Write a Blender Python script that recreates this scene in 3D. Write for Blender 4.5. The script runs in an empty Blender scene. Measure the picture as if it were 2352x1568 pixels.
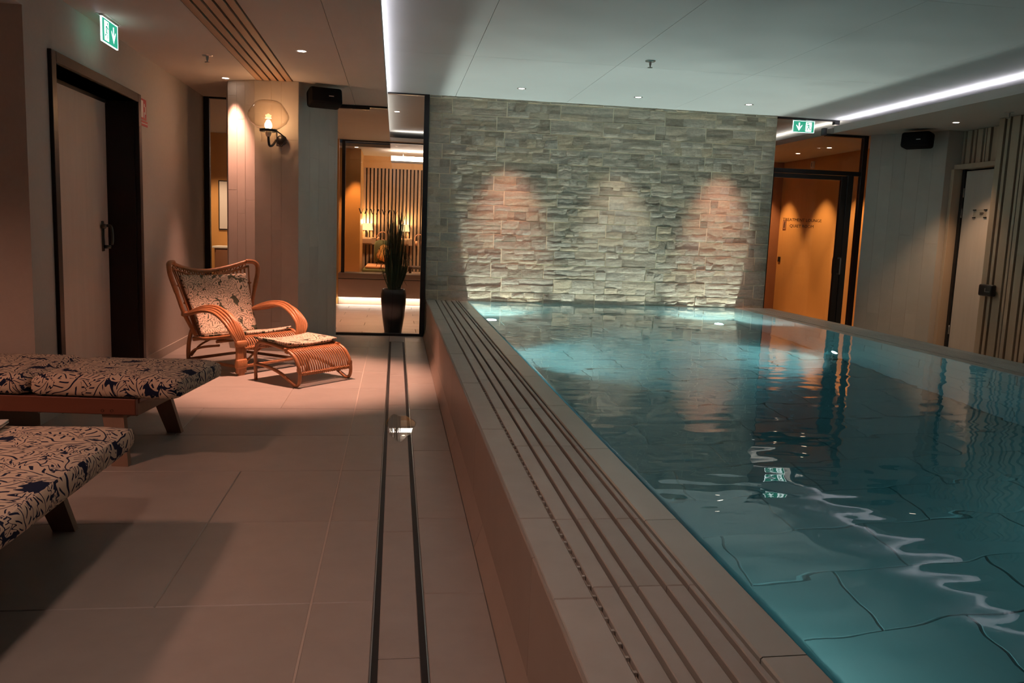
import bpy, bmesh, math, random
from mathutils import Vector, Matrix, noise
random.seed(7)
sc = bpy.context.scene
COL = sc.collection
PI = math.pi

# ------------------------------------------------------------------ camera
def make_camera():
    pitch, yaw, roll = 0.13264, 0.14352, 0.03811
    fw = Vector((math.sin(yaw) * math.cos(pitch), math.cos(yaw) * math.cos(pitch), -math.sin(pitch)))
    r = Vector((math.cos(yaw), -math.sin(yaw), 0)); u = r.cross(fw)
    r2 = math.cos(roll) * r + math.sin(roll) * u
    u2 = -math.sin(roll) * r + math.cos(roll) * u
    cd = bpy.data.cameras.new('camera'); cd.lens = 29.017; cd.sensor_width = 36.0
    cd.clip_start = 0.05; cd.clip_end = 100
    co = bpy.data.objects.new('camera', cd); COL.objects.link(co)
    m = Matrix((r2, u2, -fw)).transposed().to_4x4(); m.translation = Vector((0, 0, 1.2))
    co.matrix_world = m; sc.camera = co
make_camera()

# ------------------------------------------------------------------ world, exposure
w = bpy.data.worlds.new('world'); sc.world = w; w.use_nodes = True
w.node_tree.nodes['Background'].inputs[0].default_value = (0.02, 0.022, 0.025, 1)
w.node_tree.nodes['Background'].inputs[1].default_value = 0.3
vs = sc.view_settings
vs.view_transform = 'Standard'; vs.look = 'None'; vs.gamma = 1.0; vs.exposure = 0.4; vs.use_curve_mapping = False
cy = sc.cycles
cy.use_denoising = True
cy.use_adaptive_sampling = True; cy.adaptive_threshold = 0.1; cy.adaptive_min_samples = 20
cy.max_bounces = 6; cy.diffuse_bounces = 3; cy.glossy_bounces = 3; cy.transmission_bounces = 5; cy.transparent_max_bounces = 10
cy.volume_bounces = 0
cy.sample_clamp_indirect = 3.0
cy.caustics_refractive = True; cy.caustics_reflective = False

# brightness of the lamps of the place, in one table (watts; colours linear)
SALMON = (1.0, 0.46, 0.32)
WARM = (1.0, 0.62, 0.36)
ORANGE = (1.0, 0.45, 0.16)
COOL = (1.0, 0.93, 0.96)
POOLW = (0.80, 1.0, 0.94)
P_STOOL, P_PILLAR, P_NICHE, P_FRONT = 420.0, 230.0, 110.0, 80.0
P_WASH_S, P_WASH_W = 115.0, 68.0
P_RIGHT = 65.0
P_POOL_FAR, P_POOL_SIDE, P_POOL_NEAR = 250.0, 215.0, 58.0
E_COVE = 36.0

# ------------------------------------------------------------------ helpers
def tag(o, label=None, cat=None, group=None, kind=None):
    if label: o['label'] = label
    if cat: o['category'] = cat
    if group: o['group'] = group
    if kind: o['kind'] = kind
    return o

def empty(name, loc=(0, 0, 0), rz=0.0, label=None, cat=None, group=None, kind=None):
    o = bpy.data.objects.new(name, None); COL.objects.link(o)
    o.location = loc; o.rotation_euler = (0, 0, rz); o.empty_display_size = 0.1
    return tag(o, label, cat, group, kind)

def link(name, me, parent=None, loc=(0, 0, 0), rot=(0, 0, 0)):
    o = bpy.data.objects.new(name, me); COL.objects.link(o)
    o.location = loc; o.rotation_euler = rot
    if parent is not None: o.parent = parent
    return o

class MB:
    """collects shapes into one mesh"""
    def __init__(s): s.v = []; s.f = []; s.sm = []
    def add(s, vs, fs, smooth=False):
        b = len(s.v); s.v += [tuple(q) for q in vs]
        for f in fs: s.f.append(tuple(b + i for i in f)); s.sm.append(smooth)
        return s
    def box(s, x0, x1, y0, y1, z0, z1):
        return s.add([(x0, y0, z0), (x1, y0, z0), (x1, y1, z0), (x0, y1, z0), (x0, y0, z1), (x1, y0, z1), (x1, y1, z1), (x0, y1, z1)],
                     [(0, 3, 2, 1), (4, 5, 6, 7), (0, 1, 5, 4), (1, 2, 6, 5), (2, 3, 7, 6), (3, 0, 4, 7)])
    def bbox(s, x0, x1, y0, y1, z0, z1, b=0.004):
        """box with chamfered edges"""
        bm = bmesh.new(); bmesh.ops.create_cube(bm, size=1)
        for q in bm.verts:
            q.co = Vector(((x0 + x1) / 2 + q.co.x * (x1 - x0), (y0 + y1) / 2 + q.co.y * (y1 - y0), (z0 + z1) / 2 + q.co.z * (z1 - z0)))
        bmesh.ops.bevel(bm, geom=bm.edges[:], offset=b, segments=1, affect='EDGES')
        return s.frombm(bm)
    def rbox(s, x0, x1, y0, y1, z0, z1, b=0.02, seg=3):
        bm = bmesh.new(); bmesh.ops.create_cube(bm, size=1)
        for q in bm.verts:
            q.co = Vector(((x0 + x1) / 2 + q.co.x * (x1 - x0), (y0 + y1) / 2 + q.co.y * (y1 - y0), (z0 + z1) / 2 + q.co.z * (z1 - z0)))
        bmesh.ops.bevel(bm, geom=bm.edges[:], offset=b, segments=seg, profile=0.5, affect='EDGES')
        return s.frombm(bm, True)
    def frombm(s, bm, smooth=False, mat=None):
        bm.verts.index_update()
        s.add([(mat @ q.co if mat else q.co) for q in bm.verts], [[q.index for q in f.verts] for f in bm.faces], smooth)
        bm.free(); return s
    def prism(s, poly, z0, z1):
        n = len(poly)
        return s.add([(x, y, z0) for x, y in poly] + [(x, y, z1) for x, y in poly],
                     [tuple(reversed(range(n))), tuple(range(n, 2 * n))] + [(i, (i + 1) % n, n + (i + 1) % n, n + i) for i in range(n)])
    def tube(s, pts, r, n=7, cap=True, closed=False):
        pts = [Vector(q) for q in pts]; m = len(pts)
        rs = r if isinstance(r, (list, tuple)) else [r] * m
        vs = []; up = None
        for i, q in enumerate(pts):
            if closed: t = pts[(i + 1) % m] - pts[i - 1]
            else: t = pts[min(i + 1, m - 1)] - pts[max(i - 1, 0)]
            t.normalize()
            if up is None: up = Vector((0, 0, 1)) if abs(t.z) < 0.9 else Vector((1, 0, 0))
            a = t.cross(up); a.normalize(); b = a.cross(t); up = b
            for k in range(n):
                an = 2 * PI * k / n
                vs.append(q + (a * math.cos(an) + b * math.sin(an)) * rs[i])
        fs = []
        for i in range(m if closed else m - 1):
            j = (i + 1) % m
            for k in range(n): fs.append((i * n + k, i * n + (k + 1) % n, j * n + (k + 1) % n, j * n + k))
        if cap and not closed: fs += [tuple(reversed(range(n))), tuple((m - 1) * n + k for k in range(n))]
        return s.add(vs, fs, True)
    def lathe(s, prof, n=24, c=(0, 0, 0), axis='z', smooth=True):
        vs = []; fs = []
        for r, z in prof:
            for k in range(n):
                a = 2 * PI * k / n
                q = (r * math.cos(a), r * math.sin(a), z)
                if axis == 'y': q = (q[0], q[2], q[1])
                if axis == 'x': q = (q[2], q[0], q[1])
                vs.append((c[0] + q[0], c[1] + q[1], c[2] + q[2]))
        for i in range(len(prof) - 1):
            for k in range(n): fs.append((i * n + k, i * n + (k + 1) % n, (i + 1) * n + (k + 1) % n, (i + 1) * n + k))
        return s.add(vs, fs, smooth)
    def mesh(s, name, mat=None, fix=True):
        me = bpy.data.meshes.new(name); me.from_pydata(s.v, [], s.f)
        for p, q in zip(me.polygons, s.sm): p.use_smooth = q
        if fix:
            bm = bmesh.new(); bm.from_mesh(me); bmesh.ops.recalc_face_normals(bm, faces=bm.faces[:]); bm.to_mesh(me); bm.free()
        if mat: me.materials.append(mat)
        me.update(); return me
    def build(s, name, mat=None, parent=None, loc=(0, 0, 0), rot=(0, 0, 0), **k):
        o = link(name, s.mesh(name, mat), parent, loc, rot)
        tag(o, **k); return o

def box_uv(me, scale=1.0):
    uv = me.uv_layers.new(name='UVMap')
    for p in me.polygons:
        n = p.normal; ax = max(range(3), key=lambda i: abs(n[i]))
        for li in p.loop_indices:
            c = me.vertices[me.loops[li].vertex_index].co
            q = (c.y, c.z + 0.37) if ax == 0 else ((c.x, c.z + 0.71) if ax == 1 else (c.x, c.y))
            uv.data[li].uv = (q[0] * scale, q[1] * scale)

def smooth_path(pts, n=8):
    """Catmull-Rom through the points"""
    P = [Vector(q) for q in pts]; out = []
    for i in range(len(P) - 1):
        p0 = P[max(i - 1, 0)]; p1 = P[i]; p2 = P[i + 1]; p3 = P[min(i + 2, len(P) - 1)]
        for k in range(n):
            t = k / n
            out.append(0.5 * ((2 * p1) + (p2 - p0) * t + (2 * p0 - 5 * p1 + 4 * p2 - p3) * t * t + (3 * p1 - p0 - 3 * p2 + p3) * t ** 3))
    out.append(P[-1]); return out

# ------------------------------------------------------------------ materials
def N(nt, t, **k):
    n = nt.nodes.new('ShaderNode' + t)
    for a, b in k.items(): setattr(n, a, b)
    return n
def setin(n, **k):
    for a, b in k.items():
        n.inputs[a.replace('_', ' ')].default_value = b
def mth(nt, op, a, b=None, c=None):
    n = N(nt, 'Math', operation=op)
    for i, q in enumerate((a, b, c)):
        if q is None: continue
        if isinstance(q, (int, float)): n.inputs[i].default_value = q
        else: nt.links.new(q, n.inputs[i])
    return n.outputs[0]

def pmat(name, col, rough=0.5, metal=0.0, var=0.0, nscale=8.0, stretch=(1, 1, 1), bump=0.0, objvar=0.0, spec=0.5, coord='Object', emit=None, estr=0.0, detail=4.0, var2=0.0):
    m = bpy.data.materials.new(name); m.use_nodes = True; nt = m.node_tree
    b = nt.nodes['Principled BSDF']
    b.inputs['Base Color'].default_value = (*col, 1); b.inputs['Roughness'].default_value = rough
    b.inputs['Metallic'].default_value = metal; b.inputs['Specular IOR Level'].default_value = spec
    if emit:
        b.inputs['Emission Color'].default_value = (*emit, 1); b.inputs['Emission Strength'].default_value = estr
    if var or bump or objvar or var2:
        tc = N(nt, 'TexCoord'); mp = N(nt, 'Mapping'); mp.inputs['Scale'].default_value = stretch
        src = tc.outputs[coord]
        oi = N(nt, 'ObjectInfo')
        va = N(nt, 'VectorMath', operation='ADD')
        sc_ = N(nt, 'VectorMath', operation='SCALE'); nt.links.new(oi.outputs['Random'], sc_.inputs['Scale']); sc_.inputs[0].default_value = (37.0, 51.0, 23.0)
        nt.links.new(src, va.inputs[0]); nt.links.new(sc_.outputs[0], va.inputs[1])
        nt.links.new(va.outputs[0], mp.inputs[0])
        nz = N(nt, 'TexNoise'); nz.inputs['Scale'].default_value = nscale; nz.inputs['Detail'].default_value = detail; nz.inputs['Roughness'].default_value = 0.6
        nt.links.new(mp.outputs[0], nz.inputs['Vector'])
        f = mth(nt, 'MULTIPLY_ADD', nz.outputs['Fac'], 2 * var, 1 - var)
        if var2:
            nz2 = N(nt, 'TexNoise'); nz2.inputs['Scale'].default_value = nscale * 0.17; nz2.inputs['Detail'].default_value = 2
            nt.links.new(mp.outputs[0], nz2.inputs['Vector'])
            f = mth(nt, 'MULTIPLY', f, mth(nt, 'MULTIPLY_ADD', nz2.outputs['Fac'], 2 * var2, 1 - var2))
        if objvar:
            g = mth(nt, 'MULTIPLY_ADD', oi.outputs['Random'], 2 * objvar, 1 - objvar)
            f = mth(nt, 'MULTIPLY', f, g)
        vm = N(nt, 'VectorMath', operation='SCALE'); vm.inputs[0].default_value = col; nt.links.new(f, vm.inputs['Scale'])
        nt.links.new(vm.outputs[0], b.inputs['Base Color'])
        if bump:
            bp = N(nt, 'Bump'); bp.inputs['Strength'].default_value = bump; bp.inputs['Distance'].default_value = 0.01
            nt.links.new(nz.outputs['Fac'], bp.inputs['Height']); nt.links.new(bp.outputs[0], b.inputs['Normal'])
    return m

def emat(name, col, s):
    m = bpy.data.materials.new(name); m.use_nodes = True; nt = m.node_tree; nt.nodes.clear()
    o = N(nt, 'OutputMaterial'); e = N(nt, 'Emission'); e.inputs[0].default_value = (*col, 1); e.inputs[1].default_value = s
    nt.links.new(e.outputs[0], o.inputs[0]); return m

def glass_pane_mat(name, tint=(1, 1, 1), ior=1.5, rough=0.0):
    m = bpy.data.materials.new(name); m.use_nodes = True; nt = m.node_tree; nt.nodes.clear()
    o = N(nt, 'OutputMaterial'); t = N(nt, 'BsdfTransparent'); t.inputs[0].default_value = (*tint, 1)
    g = N(nt, 'BsdfGlossy'); g.inputs['Roughness'].default_value = rough
    lw = N(nt, 'LayerWeight'); lw.inputs[0].default_value = 0.5
    f0 = ((ior - 1) / (ior + 1)) ** 2
    fr_ = mth(nt, 'MULTIPLY_ADD', mth(nt, 'POWER', lw.outputs['Facing'], 5.0), 1 - f0, f0)
    mx = N(nt, 'MixShader'); nt.links.new(fr_, mx.inputs[0]); nt.links.new(t.outputs[0], mx.inputs[1]); nt.links.new(g.outputs[0], mx.inputs[2])
    nt.links.new(mx.outputs[0], o.inputs[0]); return m

def globe_mat(name):
    m = glass_pane_mat(name, (0.97, 0.94, 0.9), 1.5); nt = m.node_tree
    t = [n for n in nt.nodes if n.type == 'BSDF_TRANSPARENT'][0]; lw = [n for n in nt.nodes if n.type == 'LAYER_WEIGHT'][0]
    mx = N(nt, 'Mix', data_type='RGBA'); nt.links.new(mth(nt, 'POWER', lw.outputs['Facing'], 4.0), mx.inputs['Factor'])
    mx.inputs['A'].default_value = (0.97, 0.94, 0.9, 1); mx.inputs['B'].default_value = (0.45, 0.36, 0.28, 1)
    nt.links.new(mx.outputs['Result'], t.inputs[0]); return m

def leaf_fabric(name, cream, ink, scale=5.0, seed=0.0):
    """block-printed leaves: cream fronds with veins over a dark ground"""
    m = bpy.data.materials.new(name); m.use_nodes = True; nt = m.node_tree; L = nt.links
    b = nt.nodes['Principled BSDF']; b.inputs['Roughness'].default_value = 0.9; b.inputs['Specular IOR Level'].default_value = 0.15
    uv = N(nt, 'UVMap')
    nz = N(nt, 'TexNoise'); nz.inputs['Scale'].default_value = scale * 1.3; nz.inputs['Detail'].default_value = 1
    L.new(uv.outputs[0], nz.inputs['Vector'])
    ds = N(nt, 'VectorMath', operation='SCALE'); ds.inputs['Scale'].default_value = 0.12 / scale * 5
    sb = N(nt, 'VectorMath', operation='SUBTRACT'); L.new(nz.outputs['Color'], sb.inputs[0]); sb.inputs[1].default_value = (0.5, 0.5, 0.5)
    L.new(sb.outputs[0], ds.inputs[0])
    base = N(nt, 'VectorMath', operation='ADD'); L.new(uv.outputs[0], base.inputs[0]); L.new(ds.outputs[0], base.inputs[1])
    prev = None
    for k, (sc_, off, ln, wd) in enumerate(((2.0, (3.1, 7.7, 0), 0.80, 0.40), (1.1, (11.3, 5.2, 0), 0.68, 0.31), (0.85, (0, 0, 0), 0.64, 0.31), (1.2, (31.3, 25.2, 0), 0.68, 0.31))):
        mp = N(nt, 'Mapping'); s = scale * sc_; mp.inputs['Scale'].default_value = (s, s, 1); mp.inputs['Location'].default_value = (off[0] + seed, off[1], 0)
        mp.inputs['Rotation'].default_value = (0, 0, 0.6 * k)
        L.new(base.outputs[0], mp.inputs[0])
        vo = N(nt, 'TexVoronoi'); vo.voronoi_dimensions = '2D'; vo.inputs['Scale'].default_value = 1.0; vo.inputs['Randomness'].default_value = 0.75
        L.new(mp.outputs[0], vo.inputs['Vector'])
        d = N(nt, 'VectorMath', operation='SUBTRACT'); L.new(mp.outputs[0], d.inputs[0]); L.new(vo.outputs['Position'], d.inputs[1])
        sx = N(nt, 'SeparateColor'); L.new(vo.outputs['Color'], sx.inputs[0])
        rt = N(nt, 'VectorRotate', rotation_type='Z_AXIS'); L.new(d.outputs[0], rt.inputs['Vector'])
        L.new(mth(nt, 'MULTIPLY', sx.outputs[0], 6.283), rt.inputs['Angle'])
        xyz = N(nt, 'SeparateXYZ'); L.new(rt.outputs[0], xyz.inputs[0])
        u = xyz.outputs[0]; v0 = xyz.outputs[1]
        v = mth(nt, 'ADD', v0, mth(nt, 'MULTIPLY', mth(nt, 'MULTIPLY', u, u), 0.45))     # curved midrib
        av = mth(nt, 'ABSOLUTE', v)
        t = mth(nt, 'DIVIDE', u, ln)
        prof = mth(nt, 'MULTIPLY', mth(nt, 'SUBTRACT', 1.0, mth(nt, 'MULTIPLY', t, t)), wd)
        ve = mth(nt, 'SINE', mth(nt, 'MULTIPLY_ADD', u, 34.0, mth(nt, 'MULTIPLY', av, -30.0)))
        lobes = mth(nt, 'MULTIPLY_ADD', ve, 0.045, prof)
        inside = mth(nt, 'GREATER_THAN', mth(nt, 'SUBTRACT', lobes, av), 0.0)
        rib = mth(nt, 'LESS_THAN', av, 0.013)
        vein = mth(nt, 'MULTIPLY', mth(nt, 'GREATER_THAN', ve, 0.72), mth(nt, 'GREATER_THAN', av, 0.075))
        vein = mth(nt, 'MULTIPLY', vein, mth(nt, 'LESS_THAN', av, mth(nt, 'MULTIPLY', prof, 0.72)))
        line = mth(nt, 'MAXIMUM', rib, vein)
        edge = mth(nt, 'MULTIPLY', inside, mth(nt, 'LESS_THAN', mth(nt, 'SUBTRACT', lobes, av), 0.028))
        col = mth(nt, 'MULTIPLY', inside, mth(nt, 'SUBTRACT', 1.0, mth(nt, 'MAXIMUM', line, edge)))
        if k == 3: inside = mth(nt, 'MULTIPLY', inside, mth(nt, 'GREATER_THAN', sx.outputs[1], -1.0)); col = mth(nt, 'MULTIPLY', col, inside)
        if prev is None: prev = col
        else:   # this leaf lies over the others
            prev = mth(nt, 'ADD', mth(nt, 'MULTIPLY', prev, mth(nt, 'SUBTRACT', 1.0, inside)), col)
    mx = N(nt, 'Mix', data_type='RGBA'); L.new(prev, mx.inputs['Factor'])
    mx.inputs['A'].default_value = (*ink, 1); mx.inputs['B'].default_value = (*cream, 1)
    L.new(mx.outputs['Result'], b.inputs['Base Color'])
    wv = N(nt, 'TexNoise'); wv.inputs['Scale'].default_value = 260; L.new(uv.outputs[0], wv.inputs['Vector'])
    bp = N(nt, 'Bump'); bp.inputs['Strength'].default_value = 0.15; bp.inputs['Distance'].default_value = 0.003
    L.new(wv.outputs['Fac'], bp.inputs['Height']); L.new(bp.outputs[0], b.inputs['Normal'])
    return m

def wet_tile_mat(name, col, wet=0.5):
    """stoneware tile with damp patches: gloss varies, colour deepens where it is wet"""
    m = pmat(name, col, rough=0.42, var=0.13, nscale=9, bump=0.05, objvar=0.05, var2=0.1)
    nt = m.node_tree; b = nt.nodes['Principled BSDF']
    tc = N(nt, 'TexCoord'); gm = N(nt, 'NewGeometry')
    nz = N(nt, 'TexNoise'); nz.inputs['Scale'].default_value = 1.6; nz.inputs['Detail'].default_value = 3; nt.links.new(gm.outputs['Position'], nz.inputs['Vector'])
    r = N(nt, 'MapRange'); r.inputs['From Min'].default_value = wet; r.inputs['From Max'].default_value = wet + 0.3
    r.inputs['To Min'].default_value = 0.4; r.inputs['To Max'].default_value = 0.27
    nt.links.new(nz.outputs['Fac'], r.inputs['Value']); nt.links.new(r.outputs[0], b.inputs['Roughness'])
    return m

M = {}
TILE = (0.36, 0.33, 0.295)
M['tile'] = pmat('floor_tile', TILE, rough=0.45, var=0.12, nscale=7, bump=0.04, objvar=0.05, var2=0.12)
M['tile_wet'] = wet_tile_mat('damp_tile', TILE, 0.5)
M['ledge'] = wet_tile_mat('ledge_tile', (0.46, 0.435, 0.39), 0.5)
M['ledge_front'] = pmat('ledge_front_tile', (0.34, 0.275, 0.225), rough=0.5, var=0.1, nscale=5, objvar=0.04, var2=0.1)
M['coping'] = pmat('wet_coping', (0.52, 0.53, 0.48), rough=0.3, var=0.08, nscale=5, objvar=0.05)
M['grout'] = pmat('grout', (0.36, 0.31, 0.26), rough=0.9, var=0.1, nscale=30)
M['grout_pale'] = pmat('floor_grout', (0.52, 0.46, 0.40), rough=0.9, var=0.1, nscale=30)
M['stone_grout'] = pmat('pale_grout', (0.85, 0.78, 0.60), rough=0.9, var=0.1, nscale=30)
M['grout_dark'] = pmat('dark_joint', (0.10, 0.09, 0.08), rough=0.9, var=0.1, nscale=30)
M['slot'] = pmat('black_slot', (0.012, 0.010, 0.010), rough=0.6)
M['ceiling'] = pmat('ceiling_board', (0.385, 0.42, 0.43), rough=0.85, var=0.04, nscale=3, objvar=0.02)
M['soffit'] = pmat('soffit_board', (0.52, 0.475, 0.425), rough=0.8, var=0.05, nscale=2.5)
M['plaster'] = pmat('painted_plaster', (0.50, 0.455, 0.405), rough=0.85, var=0.06, nscale=40, bump=0.08)
M['door_leaf'] = pmat('limed_veneer', (0.52, 0.45, 0.39), rough=0.55, var=0.13, nscale=14, stretch=(1, 1, 0.08))
M['black'] = pmat('black_metal', (0.012, 0.012, 0.014), rough=0.35, var=0.05, nscale=20)
M['black_frame'] = pmat('dark_stained_wood', (0.014, 0.009, 0.008), rough=0.35, spec=0.3, var=0.15, nscale=12, stretch=(1, 1, 0.1))
M['speaker'] = pmat('speaker_cloth', (0.006, 0.006, 0.007), rough=0.8, var=0.2, nscale=200, spec=0.15)
M['badge'] = pmat('silver_badge', (0.6, 0.6, 0.62), rough=0.3, metal=0.8)
M['steel'] = pmat('brushed_steel', (0.45, 0.44, 0.42), rough=0.28, metal=1.0, var=0.05, nscale=60)
M['bronze'] = pmat('aged_handle', (0.10, 0.10, 0.085), rough=0.3, metal=0.9)
M['white'] = pmat('white_lacquer', (0.75, 0.74, 0.72), rough=0.4)
M['oak'] = pmat('pale_oak', (0.44, 0.33, 0.235), rough=0.55, var=0.16, nscale=10, stretch=(1, 1, 0.06), objvar=0.14)
M['oak_lounge'] = pmat('oak_batten', (0.42, 0.27, 0.16), rough=0.55, var=0.15, nscale=10, stretch=(1, 1, 0.06), objvar=0.1)
M['slat_ceiling'] = pmat('ceiling_oak', (0.40, 0.25, 0.155), rough=0.6, var=0.2, nscale=9, stretch=(1, 0.06, 1), objvar=0.08)
M['dark_back'] = pmat('dark_backing', (0.03, 0.022, 0.018), rough=0.9)
M['orange_wall'] = pmat('honey_veneer', (0.62, 0.33, 0.11), rough=0.5, var=0.06, nscale=6, stretch=(1, 1, 0.1))
M['brown_wall'] = pmat('brown_panel', (0.30, 0.14, 0.075), rough=0.6, var=0.08, nscale=6, stretch=(1, 1, 0.1))
M['rattan'] = pmat('rattan_cane', (0.40, 0.175, 0.075), rough=0.32, var=0.32, nscale=26, bump=0.2)
M['binding'] = pmat('rattan_binding', (0.46, 0.20, 0.08), rough=0.45, var=0.3, nscale=120, bump=0.4)
M['teak'] = pmat('oiled_teak', (0.17, 0.06, 0.034), rough=0.4, var=0.25, nscale=12, stretch=(0.12, 1, 1))
M['teak_light'] = pmat('worn_teak', (0.24, 0.15, 0.10), rough=0.55, var=0.25, nscale=14, stretch=(1, 1, 0.15))
M['print_navy'] = leaf_fabric('navy_leaf_print', (0.64, 0.52, 0.40), (0.012, 0.018, 0.048), 4.8)
M['print_green'] = leaf_fabric('green_leaf_print', (0.66, 0.53, 0.41), (0.075, 0.085, 0.06), 5.6, 4.0)
M['print_orange'] = leaf_fabric('orange_leaf_print', (0.70, 0.36, 0.10), (0.04, 0.035, 0.02), 8.0, 9.0)
M['towel'] = pmat('white_terry', (0.72, 0.66, 0.58), rough=0.95, var=0.08, nscale=150, bump=0.4)
M['green_cloth'] = pmat('moss_cloth', (0.11, 0.12, 0.05), rough=0.9, var=0.15, nscale=30)
M['salmon_cloth'] = pmat('peach_cloth', (0.70, 0.36, 0.20), rough=0.9, var=0.06, nscale=30)
M['brown_cloth'] = pmat('brown_cloth', (0.10, 0.055, 0.04), rough=0.8, var=0.2, nscale=15)
M['pot'] = pmat('black_pot', (0.016, 0.014, 0.014), rough=0.4, var=0.1, nscale=12)
M['leaf'] = pmat('grass_leaf', (0.045, 0.075, 0.03), rough=0.5, var=0.45, nscale=5)
M['dry_leaf'] = pmat('dry_plume', (0.20, 0.15, 0.075), rough=0.8, var=0.3, nscale=8)
M['soil'] = pmat('soil', (0.03, 0.02, 0.015), rough=0.95, var=0.3, nscale=40)
M['pane'] = glass_pane_mat('window_glass', (0.96, 0.97, 0.96))
M['globe'] = globe_mat('lamp_glass')
M['puddle'] = glass_pane_mat('puddle_water', (0.9, 0.9, 0.9), 1.4)
M['vinyl'] = pmat('black_vinyl', (0.02, 0.014, 0.012), rough=0.6)
M['lens'] = emat('downlight_lens', (1.0, 0.86, 0.74), 14)
M['lens_warm'] = emat('warm_downlight_lens', (1.0, 0.72, 0.5), 14)
M['lens_dim'] = emat('small_downlight_lens', (1.0, 0.8, 0.66), 7)
M['bulb'] = emat('glowing_bulb', (1.0, 0.62, 0.28), 28)
M['bulb_base'] = pmat('porcelain_socket', (0.75, 0.62, 0.5), rough=0.4)
M['cove'] = emat('led_strip', (1.0, 0.90, 0.97), E_COVE)
M['cove_lounge'] = emat('led_strip_warm', (1.0, 0.84, 0.72), 22)
M['led_floor'] = emat('led_strip_bench', (1.0, 0.86, 0.70), 16)
M['shade'] = emat('lamp_shade', (1.0, 0.66, 0.30), 1.5)
M['sign_green'] = emat('sign_green', (0.04, 0.42, 0.26), 0.8)
M['sign_white'] = emat('sign_white', (0.85, 1.0, 1.0), 2.4)
M['sign_light'] = emat('sign_edge_light', (0.65, 0.85, 1.0), 5)
M['red'] = pmat('fire_red', (0.42, 0.022, 0.035), rough=0.45)
M['sign_pale'] = pmat('sign_pale', (0.75, 0.7, 0.68), rough=0.5)
M['bench'] = pmat('bench_stone', (0.30, 0.20, 0.15), rough=0.5, var=0.12, nscale=4, stretch=(0.3, 1, 1))
M['bench_front'] = pmat('bench_front', (0.40, 0.26, 0.20), rough=0.55, var=0.1, nscale=4)
M['lounge_tile'] = pmat('lounge_plank_tile', (0.42, 0.33, 0.26), rough=0.4, var=0.14, nscale=8, stretch=(0.3, 1, 1), objvar=0.08)
M['column_tile'] = pmat('column_tile', (0.45, 0.41, 0.36), rough=0.5, var=0.10, nscale=6, stretch=(1, 1, 0.35), objvar=0.06, var2=0.12)
M['column_grout'] = pmat('column_grout', (0.50, 0.44, 0.38), rough=0.9)
M['pool_tile'] = pmat('basin_tile', (0.40, 0.38, 0.33), rough=0.5, var=0.10, nscale=4, objvar=0.05, var2=0.08)
M['mirror'] = pmat('mirror_art', (0.72, 0.68, 0.66), rough=0.5)

def stone_mat():
    m = bpy.data.materials.new('split_stone'); m.use_nodes = True; nt = m.node_tree; L = nt.links
    b = nt.nodes['Principled BSDF']; b.inputs['Roughness'].default_value = 0.85
    at = N(nt, 'Attribute'); at.attribute_name = 'tone'
    gm = N(nt, 'NewGeometry')
    mp = N(nt, 'Mapping'); mp.inputs['Scale'].default_value = (1, 1, 1.7); L.new(gm.outputs['Position'], mp.inputs[0])
    nz = N(nt, 'TexNoise'); nz.inputs['Scale'].default_value = 26; nz.inputs['Detail'].default_value = 6; nz.inputs['Roughness'].default_value = 0.65
    L.new(mp.outputs[0], nz.inputs['Vector'])
    f = mth(nt, 'MULTIPLY_ADD', nz.outputs['Fac'], 1.0, 0.5)
    cr = N(nt, 'ValToRGB'); e = cr.color_ramp.elements
    e[0].position = 0; e[0].color = (0.29, 0.25, 0.19, 1); e[1].position = 1; e[1].color = (0.51, 0.46, 0.37, 1)
    k = e.new(0.3); k.color = (0.44, 0.40, 0.325, 1); k = e.new(0.62); k.color = (0.49, 0.415, 0.30, 1); k = e.new(0.8); k.color = (0.40, 0.375, 0.315, 1)
    L.new(at.outputs['Fac'], cr.inputs[0])
    vm = N(nt, 'VectorMath', operation='SCALE'); L.new(cr.outputs[0], vm.inputs[0]); L.new(f, vm.inputs['Scale'])
    L.new(vm.outputs[0], b.inputs['Base Color'])
    nz2 = N(nt, 'TexNoise'); nz2.inputs['Scale'].default_value = 38; nz2.inputs['Detail'].default_value = 4; L.new(mp.outputs[0], nz2.inputs['Vector'])
    bp = N(nt, 'Bump'); bp.inputs['Strength'].default_value = 0.35; bp.inputs['Distance'].default_value = 0.006
    L.new(nz2.outputs['Fac'], bp.inputs['Height']); L.new(bp.outputs[0], b.inputs['Normal'])
    return m
M['stone'] = stone_mat()

def water_mat():
    m = bpy.data.materials.new('pool_water'); m.use_nodes = True; nt = m.node_tree; nt.nodes.clear()
    o = N(nt, 'OutputMaterial'); g = N(nt, 'BsdfGlass'); g.inputs['IOR'].default_value = 1.333; g.inputs['Roughness'].default_value = 0.0
    g.inputs['Color'].default_value = (1, 1, 1, 1)
    nt.links.new(g.outputs[0], o.inputs['Surface'])
    v = N(nt, 'VolumeAbsorption'); v.inputs['Color'].default_value = (0.07, 0.59, 0.71, 1); v.inputs['Density'].default_value = 0.58
    sv = N(nt, 'VolumeScatter'); sv.inputs['Color'].default_value = (0.45, 0.95, 0.92, 1); sv.inputs['Density'].default_value = 0.07; sv.inputs['Anisotropy'].default_value = 0.3
    av = N(nt, 'AddShader'); nt.links.new(v.outputs[0], av.inputs[0]); nt.links.new(sv.outputs[0], av.inputs[1])
    nt.links.new(av.outputs[0], o.inputs['Volume'])
    return m
M['water'] = water_mat()

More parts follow.
